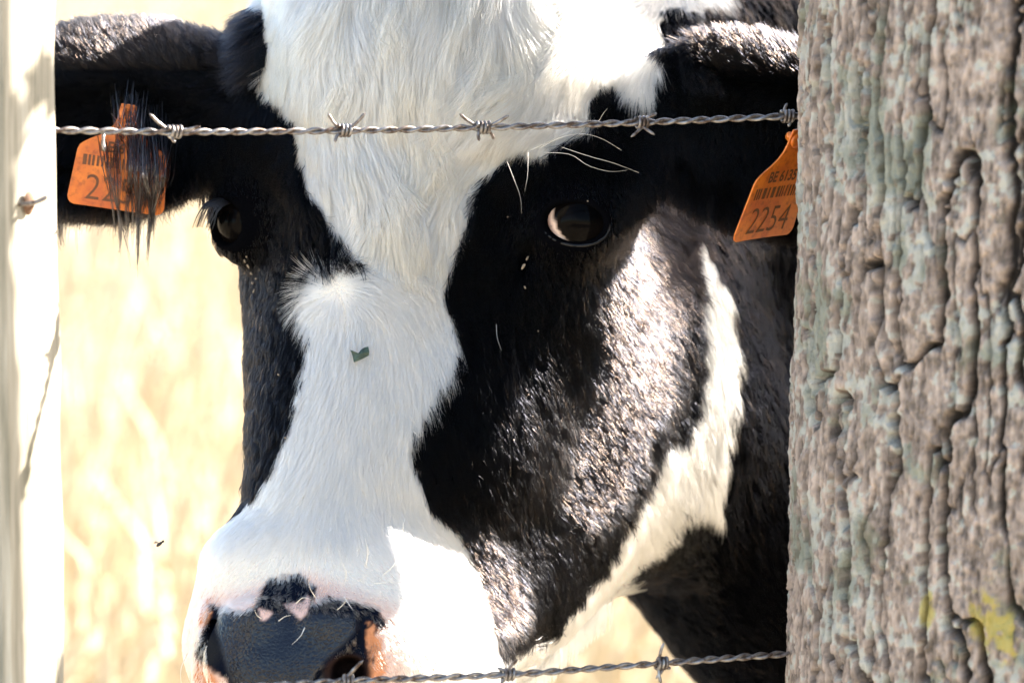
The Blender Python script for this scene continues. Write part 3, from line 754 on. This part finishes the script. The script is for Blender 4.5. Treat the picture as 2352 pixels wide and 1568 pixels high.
def ear_tag(c, ex, ey, label, bend):
    root = empty('ear_tag', PW(*c), label, 'ear tag', 'orange ear tags of the cow')
    e1 = np.array([ex[0], -ex[1], -ex[2]], float); e2 = np.array([ey[0], -ey[1], -ey[2]], float)
    sx = np.linalg.norm(e1) * S; e1 /= np.linalg.norm(e1); e2 -= e1 * e2.dot(e1); sy = np.linalg.norm(e2) * S; e2 /= np.linalg.norm(e2)
    e1, e2 = e1 @ RC.T, e2 @ RC.T; e3 = np.cross(e1, e2); toc = CAM - np.array(PW(*c))
    if e3.dot(toc) < 0: e3 = -e3
    O = np.array(PW(*c))
    def W(x, y, h=0): 
        x, y, h = map(np.asarray, (x, y, h)); return O + x[..., None] * sx * e1 + y[..., None] * sy * e2 + (h * .001 + bend * (x ** 2) * sx * .25)[..., None] * e3
    # outline as half widths over the height
    ys = np.array([0, .03, .08, .16, .3, .6, .9, 1.15, 1.25, 1.32, 1.40, 1.5, 1.62, 1.75, 1.9, 2.1, 2.2])
    hw = np.array([.86, .93, .975, 1, .99, .965, .94, .92, .88, .80, .68, .50, .34, .24, .19, .17, .15])
    nx_ = 17; tx_ = np.linspace(-1, 1, nx_)
    X = hw[:, None] * tx_[None, :]; Y = ys[:, None] * np.ones((1, nx_))
    fr = W(X, Y, .7 * np.ones_like(X)).reshape(-1, 3); bk = W(X, Y, -.7 * np.ones_like(X)).reshape(-1, 3); ny_ = len(ys); N = nx_ * ny_
    F = []
    for i in range(ny_ - 1):
        for j in range(nx_ - 1):
            a = i * nx_ + j; F.append((a, a + 1, a + nx_ + 1, a + nx_)); F.append((N + a, N + a + nx_, N + a + nx_ + 1, N + a + 1))
    for j in range(nx_ - 1): F.append((j, N + j, N + j + 1, j + 1)); a = (ny_ - 1) * nx_ + j; F.append((a, a + 1, N + a + 1, N + a))
    for i in range(ny_ - 1):
        a = i * nx_; F.append((a, a + nx_, N + a + nx_, N + a)); a += nx_ - 1; F.append((a, N + a, N + a + nx_, a + nx_))
    pl = mesh_obj('plate', np.vstack([fr, bk]), F, tm, root, smooth=False)
    md = pl.modifiers.new('bevel', 'BEVEL'); md.width = .0004; md.segments = 2; md.limit_method = 'ANGLE'
    # stud
    st = tube(np.array([W(np.array(0.), np.array(2.0), np.array(h)) for h in (-6, 2.4, 2.9, 3.1)]), [.0028, .0055, .0052, .003], 16)
    mesh_obj('stud', st[0], [tuple(dict.fromkeys(map(int, q))) for q in st[1]], tm, root)
    # printing: text outlines mapped onto the bent plate
    parts = []
    def text(s, x0, y0, size, wide=1.0, slant=0, grow=.0):
        cu = bpy.data.curves.new('t', 'FONT'); cu.body = s; cu.size = 1; cu.extrude = 0; cu.offset = grow; cu.shear = slant
        o = bpy.data.objects.new('t', cu); C.objects.link(o); dg = bpy.context.evaluated_depsgraph_get()
        me = bpy.data.meshes.new_from_object(o.evaluated_get(dg)); bpy.data.objects.remove(o)
        v = np.array([q.co[:] for q in me.vertices]); wd = v[:, 0].max() - v[:, 0].min()
        vv = W(x0 + (v[:, 0] - v[:, 0].min() - wd / 2) * size * wide, y0 + v[:, 1] * size, np.full(len(v), .95))
        parts.append((vv, [tuple(p.vertices) for p in me.polygons])); bpy.data.meshes.remove(me)
    text('BE 6135', 0, 1.17, .30, .95, grow=.03); text('2254', .02, .14, .76, .92, grow=-.008)
    xb = -.78
    while xb < .78:
        wb = random.choice((.035, .05, .08, .11)); 
        q = W(np.array([xb, xb + wb, xb + wb, xb]), np.array([.84, .84, 1.06, 1.06]), np.full(4, .95)); parts.append((q, [(0, 1, 2, 3)])); xb += wb + random.choice((.03, .045, .07))
    V, F = merge(parts); mesh_obj('print', V, F, im, root, smooth=False)
    return root
ear_tag((264, 481, -165), (113, 16, 0), (8, -112, 10), 'orange ear tag half veiled by long black hairs, by the wooden post', .10)
ear_tag((1746, 546, -10), (72, -12, -85), (42, -112, 40), 'orange ear tag turned sideways and partly hidden by the tree trunk', .12)

# ------------------------------------------------------------------ barbed wire
wm_, wt, wb = mat('galvanised_wire', (.42, .41, .40), .38, metal=.75)
nz_ = noise_node(wt, 160, 5, .65, objvec(wt)); wt.links.new(ramp(wt, nz_, [(.38, (.08, .05, .035)), (.5, (.19, .17, .16)), (.7, (.32, .31, .30))]), wb.inputs['Base Color'])
wt.links.new(ramp(wt, nz_, [(.3, (.65,) * 3), (.6, (.36,) * 3)]), wb.inputs['Roughness']); bump(wt, wb, noise_node(wt, 900, 3, .6, objvec(wt)), .3, .0004)
def barbed(pts, label, barbs, phase, name='barbed_wire'):
    world = np.array([PW(*q) for q in pts]); path = spline(world, 900)
    root = empty(name, path[0], label, 'barbed wire', 'barbed wire strands of the fence')
    t = np.gradient(path, axis=0); seg = np.linalg.norm(t, axis=1); L = np.cumsum(seg); t /= seg[:, None]
    up = np.array([0, 0, 1.0]); b1 = np.cross(t, up); b1 /= np.linalg.norm(b1, axis=1)[:, None]; b2 = np.cross(b1, t)
    pitch = .0255; a = L / pitch * 2 * math.pi + phase + .35 * noise(L / .05, L * 0, seed=6)
    for s in (0, math.pi):
        q = path + .00128 * (np.cos(a + s)[:, None] * b1 + np.sin(a + s)[:, None] * b2)
        V, F = tube(q, .00126, 10); mesh_obj('strand', V, [tuple(dict.fromkeys(map(int, f))) for f in F], wm_, root)
    px_, _ = proj(from_world(path))
    for (bx, prongs) in barbs:
        i = int(np.argmin(np.abs(px_ - bx))); c = path[i]; parts = []
        turns = 3.2; nn_ = 60; k = np.linspace(-.5, .5, nn_); rr = .0036
        ang = k * turns * 2 * math.pi + bx
        coil = c + (k * .0085)[:, None] * t[i] + rr * (np.cos(ang)[:, None] * b1[i] + np.sin(ang)[:, None] * b2[i])
        if len(prongs) > 1: parts.append(tube(coil, .00112, 8))
        for j, (dx_, dy_, dz_) in enumerate(prongs):
            e = np.array([dx_, -dy_, -dz_], float) * S; e = e @ RC.T; el = np.linalg.norm(e)
            st = c + (.003 if j % 2 else -.003) * t[i] + e / el * .0022
            en = c + (.003 if j % 2 else -.003) * t[i] + e
            md_ = (st + en) / 2 + t[i] * .0006 * (1 if j % 2 else -1)
            pr = spline(np.array([st, md_, en]), 8); parts.append(tube(pr, np.r_[np.full(7, .00108), .0003], 8))
        V, F = merge(parts); mesh_obj('barb', V, F, wm_, root)
    return root
barbed([(60,298,720),(400,303,600),(790,300,460),(1110,293,370),(1480,281,270),(1840,266,190)], 'upper twisted barbed wire stretched across the cow\'s forehead',
       [(248, ((4,44,14),)), (400, ((-42,-38,25),(48,-10,30),(12,24,10))), (790, ((-26,-38,10),(36,-38,12),(-10,26,16))), (1110, ((-42,-30,10),(48,-26,14),(2,30,12),(14,26,-14))),
        (1476, ((42,-20,8),(-36,34,20),(36,28,18))), (1808, ((10,-30,-6),(-8,24,6)))], .6)
barbed([(60,1592,760),(560,1576,690),(800,1563,650),(1168,1548,560),(1522,1522,440),(1810,1500,300)], 'lower twisted barbed wire passing under the cow\'s nose',
       [(800, ((42,-46,10),(-30,30,10))), (1168, ((30,-34,8),(-34,-14,6),(-6,36,8))), (1522, ((12,-46,6),(-24,34,12),(6,44,4)))], 1.9)

# ------------------------------------------------------------------ tree trunk at the right
TX, TY, TR = (2500 - 1176) * S, -.115, .207
def tree_profile(z): return TR * (1.0 + .028 * (1.2 - z)) + .10 * np.exp(-z / .12)
th = np.concatenate([np.linspace(-math.pi * 1.03, -.35, 620), np.linspace(-.35, math.pi * .97, 90)[1:-1]])
hz = np.concatenate([np.linspace(-.05, .78, 60)[:-1], np.linspace(.78, 1.36, 560), np.linspace(1.36, 4.6, 160)[1:]])
TH, HZ = np.meshgrid(th, hz)
a_ = TH * TR
wx = a_ + .010 * fbm(a_ / .06, HZ / .12, seed=91, oct=3) + .0030 * noise(a_ / .012, HZ / .022, seed=95) + .0012 * noise(a_ / .004, HZ / .006, seed=96)
wn = fbm(a_ / .012, HZ / .02, seed=88, oct=3)
na = fbm(wx / .0195, HZ / .14, seed=81, oct=1) + .10 * noise(wx / .010, HZ / .03, seed=78)
nb = fbm(wx / .010 + 9, HZ / .07, seed=82, oct=2) + .10 * noise(a_ / .006, HZ / .02, seed=79)
def dist_to_zero(f):
    gh, ga = np.gradient(f, hz, th * TR); return np.abs(f) / np.sqrt(gh ** 2 + ga ** 2 + 1.0)
da_, db_ = dist_to_zero(na), dist_to_zero(nb)
wa_ = np.maximum(.0044 + .0036 * fbm(a_ / .02, HZ / .04, seed=73, oct=3), .0012)
fa_ = 1 - sstep(.15, 1.0, da_ / wa_); fb_ = (1 - sstep(.1, 1.0, db_ / .0024)) * sstep(-.35, .10, fbm(a_ / .04, HZ / .06, seed=80, oct=2))
e1_ = 1 - fa_; rough_ = fbm(a_ / .0030, HZ / .0050, seed=99, oct=4)
streak = fbm(a_ / .0022, HZ / .014, seed=77, oct=3)
nd = fbm(wx / .021 + 33, HZ / .12 + 7, seed=61, oct=1) + .10 * noise(a_ / .009, HZ / .03, seed=62); dd_ = dist_to_zero(nd)
fd_ = (1 - sstep(.15, 1.0, dd_ / (wa_ * .85))) * sstep(-.45, -.1, fbm(a_ / .05, HZ / .06, seed=63, oct=2))
fa_ = np.maximum(fa_, fd_); e1_ = 1 - fa_
disp = -.0135 * fa_ - .0042 * fb_ + .0009 * streak + .0014 * rough_ + .0010 * np.round(1.6 * fbm(wx / .012, HZ / .03, seed=86, oct=3)) + .0025 * fbm(a_ / .03, HZ / .07, seed=90, oct=2)
cid = _hash(np.floor(wx / .02), np.floor(HZ / .08), np.zeros_like(HZ), 5)
k_ = 0
Rr = tree_profile(HZ) + disp
lean = .012 * (HZ - 1.06)
verts = np.stack([TX + lean + Rr * np.cos(TH), TY + Rr * np.sin(TH), HZ], -1).reshape(-1, 3)
nr, nc_ = TH.shape
i = np.arange(nr - 1)[:, None]; j = np.arange(nc_)[None, :]; j2 = (j + 1) % nc_
Fq = np.stack([i * nc_ + j, i * nc_ + j2, (i + 1) * nc_ + j2, (i + 1) * nc_ + j], -1).reshape(-1, 4)
km, kt, kb = mat('bark', (.3, .25, .22), .95, spec=.1)
tree = empty('tree', (TX, TY, 0), 'rough barked tree trunk with grey green lichen that holds the wires', 'tree')
trunk = mesh_obj('trunk', verts, Fq, km, tree)
n1 = fbm(a_ / .02, HZ / .03, seed=101); n2 = fbm(a_ / .035, HZ / .05, seed=102, oct=4); n3 = fbm(a_ / .005, HZ / .007, seed=103, oct=3)
bc_ = np.array([.335, .268, .225]) * (1 + .22 * n1)[..., None] * np.clip(1 + .55 * n3 + .55 * rough_ + .55 * streak, .3, 1.6)[..., None]
inner = np.array([.028, .024, .022])  # dark brown crevices, darkened further in colour to stand for their shade
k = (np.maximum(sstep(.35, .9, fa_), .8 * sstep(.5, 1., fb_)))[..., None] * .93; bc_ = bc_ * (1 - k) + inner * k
sp_ = sstep(.25, .5, fbm(a_ / .0045, HZ / .006, seed=74, oct=3))[..., None] * .55; bc_ = bc_ * (1 - sp_) + np.array([.10, .085, .07]) * sp_
lv = sstep(.14, .34, n2 + .4 * n1 + 1.1 * n3) * sstep(.2, .7, e1_)
lc = np.array([.40, .42, .375]) * (1 + .25 * n3)[..., None]; bc_ = bc_ * (1 - .7 * lv[..., None]) + lc * .7 * lv[..., None]
mo = sstep(.15, .4, n2 * .7 - .6 * n1 + .3 * n3) * .5; bc_ = bc_ * (1 - mo[..., None]) + np.array([.13, .15, .10]) * mo[..., None]
cx_, cy_ = proj(from_world(verts)); cx_ = cx_.reshape(nr, nc_); cy_ = cy_.reshape(nr, nc_)
yl = sum(np.exp(-((cx_ - a) / s1) ** 2 - ((cy_ - b) / s2) ** 2) for a, b, s1, s2 in ((2265, 1410, 46, 80), (2130, 1400, 18, 40), (2320, 1470, 24, 60))) * (np.sin(TH) < 0)
yk = sstep(.25, .6, yl * (.9 + .9 * n3 + .5 * n1))[..., None]; bc_ = bc_ * (1 - .7 * yk) + np.array([.42, .34, .06]) * .7 * yk
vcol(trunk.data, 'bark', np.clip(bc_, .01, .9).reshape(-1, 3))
at_ = attr(kt, 'bark'); kt.links.new(at_.outputs['Color'], kb.inputs['Base Color']); bump(kt, kb, noise_node(kt, 420, 6, .7, objvec(kt)), .8, .003)
# limbs and a crown above the frame
limbs = []; tips = []
tr = random.Random(5)
def unseen_limb(p, d, L, r, depth):
    pts = [p]; q = Vector(p); dd = Vector(d).normalized()
    for _ in range(5):
        dd = (dd + Vector((tr.uniform(-.16, .16), tr.uniform(-.16, .16), tr.uniform(-.05, .14)))).normalized(); q = q + dd * L / 5; pts.append(tuple(q))
    limbs.append(tube(spline(pts, 12), np.linspace(r, r * .45, 12), 8)); 
    if depth == 0: tips.extend(pts[2:]); return
    for _ in range(4):
        i = tr.randint(2, 5); nd = (dd + Vector((tr.uniform(-1, 1), tr.uniform(-1, 1), tr.uniform(-.5, .6)))).normalized(); unseen_limb(pts[i], nd, L * .62, r * .45, depth - 1)
for a, e in CROWN_LIMBS:
    unseen_limb((TX + lean[-1, 0], TY, 4.3), (math.cos(a) * math.cos(e), math.sin(a) * math.cos(e), math.sin(e)), 2.3, .10, 2)
V, F = merge(limbs); mesh_obj('limbs', V, F, km, tree)
lr = np.random.default_rng(9)
tp = np.array(tips); cl = tp[lr.integers(0, len(tp), 26000)] + lr.normal(0, .16, (26000, 3))
sq = sun_v.to_track_quat('Z', 'Y'); sr, su = np.array(sq @ Vector((1, 0, 0))), np.array(sq @ Vector((0, 1, 0)))
def sunpt(px_, py_, d): return np.array([.05, .05, 1.1]) + sr * ((px_ - 350) * .001857) + su * ((233 - py_) * .001857) + np.array(sun_v) * d
bl = [(TX + .05, TY, 4.2), tuple((np.array([TX, TY, 4.3]) + sunpt(430, 200, 4.6)) / 2 + np.array([0, 0, .2])), tuple(sunpt(430, 240, 4.6)), tuple(sunpt(395, 440, 4.6))]  # added branch, out of view, for the leaves that shade the neck
Vb, Fb = tube(spline(np.array(bl), 30), np.linspace(.07, .008, 30), 8); mesh_obj('unseen_limb', Vb, [tuple(dict.fromkeys(map(int, f))) for f in Fb], km, tree)
cl2 = np.array([sunpt(a, b, 4.6 + c) for a, b, c in zip(lr.uniform(372, 480, 2000), lr.uniform(215, 560, 2000), lr.normal(0, .12, 1500))])  # unseen leaves added toward the sun to shade the neck
cl = np.vstack([cl, cl2])
d1 = lr.normal(0, 1, cl.shape); d1 /= np.linalg.norm(d1, axis=1)[:, None]; d2 = np.cross(d1, lr.normal(0, 1, cl.shape)); d2 /= np.linalg.norm(d2, axis=1)[:, None]
LV = np.stack([cl - d1 * .045, cl + d2 * .022, cl + d1 * .045, cl - d2 * .022], 1).reshape(-1, 3)
far = np.array([8.0, -1.0, 5.2]) + lr.normal(0, 1, (14000, 3)) * np.array([.5, .45, .4]) + (lr.random((14000, 3)) * 2 - 1) * np.array([2.6, 1.7, .8])  # unseen leaf cloud added to shade the ground before the camera
f1_ = lr.normal(0, 1, far.shape); f1_ /= np.linalg.norm(f1_, axis=1)[:, None]; f2_ = np.cross(f1_, lr.normal(0, 1, far.shape)); f2_ /= np.linalg.norm(f2_, axis=1)[:, None]
LV = np.vstack([LV, np.stack([far - f1_ * .10, far + f2_ * .05, far + f1_ * .10, far - f2_ * .05], 1).reshape(-1, 3)])
Vb, Fb = tube(spline(np.array([(TX + .05, TY, 4.1), (2.2, -.3, 4.9), (5.4, -.6, 5.1), (9.2, -1.0, 5.3)]), 30), np.linspace(.12, .02, 30), 8); mesh_obj('unseen_limb', Vb, [tuple(dict.fromkeys(map(int, f))) for f in Fb], km, tree)  # long branch added to carry the ground-shading leaf cloud
lm_, lt_, lb_ = mat('leaf', (.06, .11, .025), .5)
mesh_obj('crown_with_shading_leaves', LV, np.arange(len(LV)).reshape(-1, 4), lm_, tree)

# ------------------------------------------------------------------ wooden post at the left
pm, pt_, pb = mat('weathered_wood', (.6, .5, .36), .75, spec=.2)
ov = objvec(pt_, (30, 30, 2.2)); g = noise_node(pt_, 3, 6, .6, ov)
pt_.links.new(ramp(pt_, g, [(.3, (.17, .16, .12)), (.5, (.33, .30, .24)), (.72, (.46, .43, .36))]), pb.inputs['Base Color']); bump(pt_, pb, g, .4, .003)
pz = 940; cpt = PW(8, 784, pz); pa = math.radians(66); pw = 110 * ru(pz) / math.cos(pa) 
u1 = np.array([math.cos(pa), math.sin(pa)]); u2 = np.array([-math.sin(pa), math.cos(pa)])
post = empty('fence_post', (float(cpt[0]), float(cpt[1]), 0), 'pale square wooden fence post with a knot in bright sun', 'fence post')
bev = .004; prof = []
for (a, b) in ((0, 0), (1, 0), (1, 1), (0, 1)):
    sgn = (1 if a == 0 else -1, 1 if b == 0 else -1)
    p1 = (a * pw + bev * sgn[0], b * pw); p2 = (a * pw, b * pw + bev * sgn[1])
    prof += ([p2, p1] if (a, b) in ((0, 0), (1, 1)) else [p1, p2])
prof = np.array([cpt[:2] + u1 * a + u2 * b for a, b in prof]); ph = np.linspace(0, 1.62, 160)
pv = []; 
for h in ph:
    o_ = .0012 * noise(np.arange(8) * 1.7, np.full(8, h / .06), seed=12) ; pv.append(np.c_[prof + (prof - prof.mean(0)) / .04 * o_[:, None], np.full(8, h)])
pv = np.vstack(pv); F = [(i * 8 + j, i * 8 + (j + 1) % 8, (i + 1) * 8 + (j + 1) % 8, (i + 1) * 8 + j) for i in range(len(ph) - 1) for j in range(8)] + [tuple(range(len(pv) - 8, len(pv)))]
mesh_obj('timber', pv, F, pm, post, smooth=False)
def on_post(x, y, off=.002):
    """point on the sunlit face at image-like coordinates"""
    n_ = np.array([math.sin(pa), -math.cos(pa), 0]); d = to_world(P(x, y, 0)) - CAM; t = ((cpt - CAM) * n_).sum() / (d * n_).sum()
    return CAM + d * t + n_ * off
kc = on_post(58, 466); fv = np.array([*u1, 0]); kn = []
for r, o in ((.0065, .0005), (.005, .002), (.002, .0025)):
    a = np.linspace(0, 2 * math.pi, 20, endpoint=False)
    kn.append(kc + fv * (np.cos(a) * r)[:, None] + np.array([0, 0, 1]) * (np.sin(a) * r * 1.2)[:, None] + np.array([math.sin(pa), -math.cos(pa), 0]) * o)
V = np.vstack(kn); F = [(i * 20 + j, i * 20 + (j + 1) % 20, (i + 1) * 20 + (j + 1) % 20, (i + 1) * 20 + j) for i in range(2) for j in range(20)] + [tuple(range(40, 60))]
km2, _, _ = mat('knot_wood', (.12, .06, .03), .8); mesh_obj('knot', V, F, km2, post)
sp = [on_post(40, 470, .001), on_post(46, 462, .012), on_post(66, 452, .012), on_post(72, 468, .001)]
V, F = tube(spline(np.array(sp), 14), .0014, 8); mesh_obj('staple', V, [tuple(dict.fromkeys(map(int, f))) for f in F], wm_, post)

# a leafy twig added out of view to cast a shadow on the post
pt = on_post(62, 238) + np.array(sun_v) * 1.02
tw = [(TX - .02, TY + .19, 1.74), tuple(pt + np.array([.03, .0, -.06])), tuple(pt), tuple(pt + np.array([-.02, .03, .05]))]
Vb, Fb = tube(spline(np.array(tw), 16), np.linspace(.005, .0015, 16), 6); mesh_obj('shade_twig', Vb, cap(Fb), km, tree)
q0 = pt + sr * lr.uniform(-.022, .022, 34)[:, None] + su * lr.uniform(-.018, .018, 34)[:, None] + np.array(sun_v) * lr.normal(0, .03, 34)[:, None]
a1 = lr.normal(0, 1, q0.shape); a1 /= np.linalg.norm(a1, axis=1)[:, None]; a2 = np.cross(a1, lr.normal(0, 1, q0.shape)); a2 /= np.linalg.norm(a2, axis=1)[:, None]
V = np.stack([q0 - a1 * .014, q0 + a2 * .008, q0 + a1 * .014, q0 - a2 * .008], 1).reshape(-1, 3)
mesh_obj('shade_foliage', V, np.arange(len(V)).reshape(-1, 4), lm_, tree)

# ------------------------------------------------------------------ fly and leaf scrap
fb, _, _ = mat('insect', (.02, .015, .012), .4)
fly = empty('fly', PW(366, 1249, 60), 'small dark fly in the air left of the muzzle', 'fly')
def blob(c, r, ax):
    V = []; F = []; n, m_ = 10, 12
    A_ = np.array(ax, float); A_ /= np.linalg.norm(A_); B_ = np.cross(A_, [0, 1, 0.2]); B_ /= np.linalg.norm(B_); Cx = np.cross(A_, B_)
    for i in range(n + 1):
        for j in range(m_):
            t = math.pi * i / n; p_ = 2 * math.pi * j / m_
            V.append(np.array(c) + A_ * r[0] * math.cos(t) + r[1] * math.sin(t) * (B_ * math.cos(p_) + Cx * math.sin(p_)))
    for i in range(n):
        for j in range(m_): F.append((i * m_ + j, i * m_ + (j + 1) % m_, (i + 1) * m_ + (j + 1) % m_, (i + 1) * m_ + j))
    return np.array(V), F
fc = PW(366, 1249, 60); fa = (.8, 0, .6)
V, F = merge([blob(fc, (.0026, .0012), fa), blob(fc + np.array(fa) * .0032, (.0010, .0009), fa)]); mesh_obj('body', V, F, fb, fly)
for s in (-1, 1):
    b0 = fc + np.array([0, 0, .0008]); q = np.array([b0, b0 + np.array([-.0026, s * .0014, .0014]), b0 + np.array([-.0040, s * .0012, -.0002]), b0 + np.array([-.0016, s * .0004, -.0001])])
    V, F = np.vstack([q, q + np.array([0, 0, .00005])]), [(0, 1, 2, 3), (7, 6, 5, 4), (0, 4, 5, 1), (1, 5, 6, 2), (2, 6, 7, 3), (3, 7, 4, 0)]
    mesh_obj('wing', V, F, mat('wing', (.25, .22, .2), .3)[0], fly, smooth=False)
fm2, ft2, fb2 = mat('leaf_scrap', (.03, .07, .045), .6)
ft2.links.new(ramp(ft2, noise_node(ft2, 300, 3, .6, objvec(ft2)), [(.35, (.008, .02, .014)), (.65, (.03, .06, .04))]), fb2.inputs['Base Color'])
lp = [(804,803),(812,806),(822,812),(830,802),(838,797),(846,796),(848,808),(847,816),(836,822),(826,827),(813,832),(810,820),(808,812)]
lz = surf_z(827, 812) + 26
lx_ = np.array(lp, float); zz_ = lz + 6 * noise(lx_[:, 0] / 12, lx_[:, 1] / 12, seed=8)
top = PW(lx_[:, 0], lx_[:, 1], zz_ + 2.5); bot = PW(lx_[:, 0], lx_[:, 1], zz_); nl = len(lp)
V = np.vstack([top, bot, PW(828, 813, lz + 9)[None], PW(828, 813, lz)[None]])
F = [(i, (i + 1) % nl, 2 * nl) for i in range(nl)] + [(nl + (i + 1) % nl, nl + i, 2 * nl + 1) for i in range(nl)] + [(i, nl + i, nl + (i + 1) % nl, (i + 1) % nl) for i in range(nl)]
o = mesh_obj('leaf_scrap', V, F, fm2, None, smooth=False); tag(o, 'torn scrap of green leaf stuck on the white nose bridge', 'leaf')

# ------------------------------------------------------------------ ground and dry grass
gm, gt, gb = mat('dry_field', (.5, .4, .25), .95, spec=.1)
g1_ = noise_node(gt, .9, 6, .6, objvec(gt)); g2_ = noise_node(gt, 9, 5, .6, objvec(gt))
ma = gt.nodes.new('ShaderNodeMath'); ma.operation = 'ADD'; ma.use_clamp = False; gt.links.new(g1_, ma.inputs[0]); gt.links.new(g2_, ma.inputs[1])
mh = gt.nodes.new('ShaderNodeMath'); mh.operation = 'MULTIPLY'; mh.inputs[1].default_value = .5; gt.links.new(ma.outputs[0], mh.inputs[0])
gt.links.new(ramp(gt, mh.outputs[0], [(.38, (.22, .175, .105)), (.5, (.38, .32, .22)), (.60, (.52, .46, .36))]), gb.inputs['Base Color'])
gs = 60; gxx = np.linspace(-1, 1, gs); gxx = np.sign(gxx) * np.abs(gxx) ** 3 * 600
GX, GY = np.meshgrid(gxx, gxx); GZ = .05 * noise(GX / 6, GY / 6, seed=2) * sstep(6, 12, np.hypot(GX, GY))
V = np.stack([GX, GY, GZ], -1).reshape(-1, 3); i = np.arange(gs - 1)[:, None]; j = np.arange(gs - 1)[None, :]
F = np.stack([i * gs + j, i * gs + j + 1, (i + 1) * gs + j + 1, (i + 1) * gs + j], -1).reshape(-1, 4)
o = mesh_obj('ground', V, F, gm); tag(o, kind='structure')
NB = 60000; br = np.random.default_rng(21)
dist = 3.5 + 27 * br.random(NB) ** .8; bx_ = br.uniform(-.26, .26, NB) * dist + br.normal(0, .3, NB); by_ = CAM[1] + dist
clx = fbm(bx_ / .8, by_ / .8, seed=61, oct=3); hgt = (.18 + .2 * br.random(NB)) * (1 + .8 * clx)
ang = br.uniform(0, math.pi, NB); wv = np.stack([np.cos(ang), np.sin(ang), np.zeros(NB)], -1) * (.0035 + .004 * br.random(NB))[:, None]
ln_ = np.stack([br.normal(.12, .2, NB), br.normal(0, .2, NB), np.ones(NB)], -1) * hgt[:, None]
b0 = np.stack([bx_, by_, -.02 * np.ones(NB)], -1); mid = b0 + ln_ * .55; tip = b0 + ln_ * np.array([1.7, 1.7, 1.])
BVt = np.stack([b0 - wv, b0 + wv, mid + wv * .8, mid - wv * .8, tip], 1).reshape(-1, 3); k5 = np.arange(NB)[:, None] * 5
gq = np.hstack([k5, k5 + 1, k5 + 2, k5 + 3]); gt3 = np.hstack([k5 + 3, k5 + 2, k5 + 4, k5 + 4])
me = bpy.data.meshes.new('grass'); fl = [tuple(q) for q in gq.tolist()] + [tuple(q[:3]) for q in gt3.tolist()]; me.from_pydata(BVt.tolist(), [], fl)
grm, grt, grb = mat('straw', (.55, .44, .26), .7, spec=.2)
gcol = np.array([[.47, .40, .285]]) * (1 + .36 * clx + .1 * br.standard_normal(NB))[:, None]
k = sstep(.1, .5, fbm(bx_ / 1.3 + 9, by_ / 1.3, seed=66, oct=3))[:, None] * .6; gcol = gcol * (1 - k) + np.array([[.34, .33, .16]]) * k
me.materials.append(grm); o = bpy.data.objects.new('grass', me); C.objects.link(o); tag(o, kind='stuff', label='dry straw coloured grass of the sunlit field')
vcol(me, 'straw', np.repeat(np.clip(gcol, .02, .85), 5, 0)); at_ = attr(grt, 'straw'); grt.links.new(at_.outputs['Color'], grb.inputs['Base Color'])
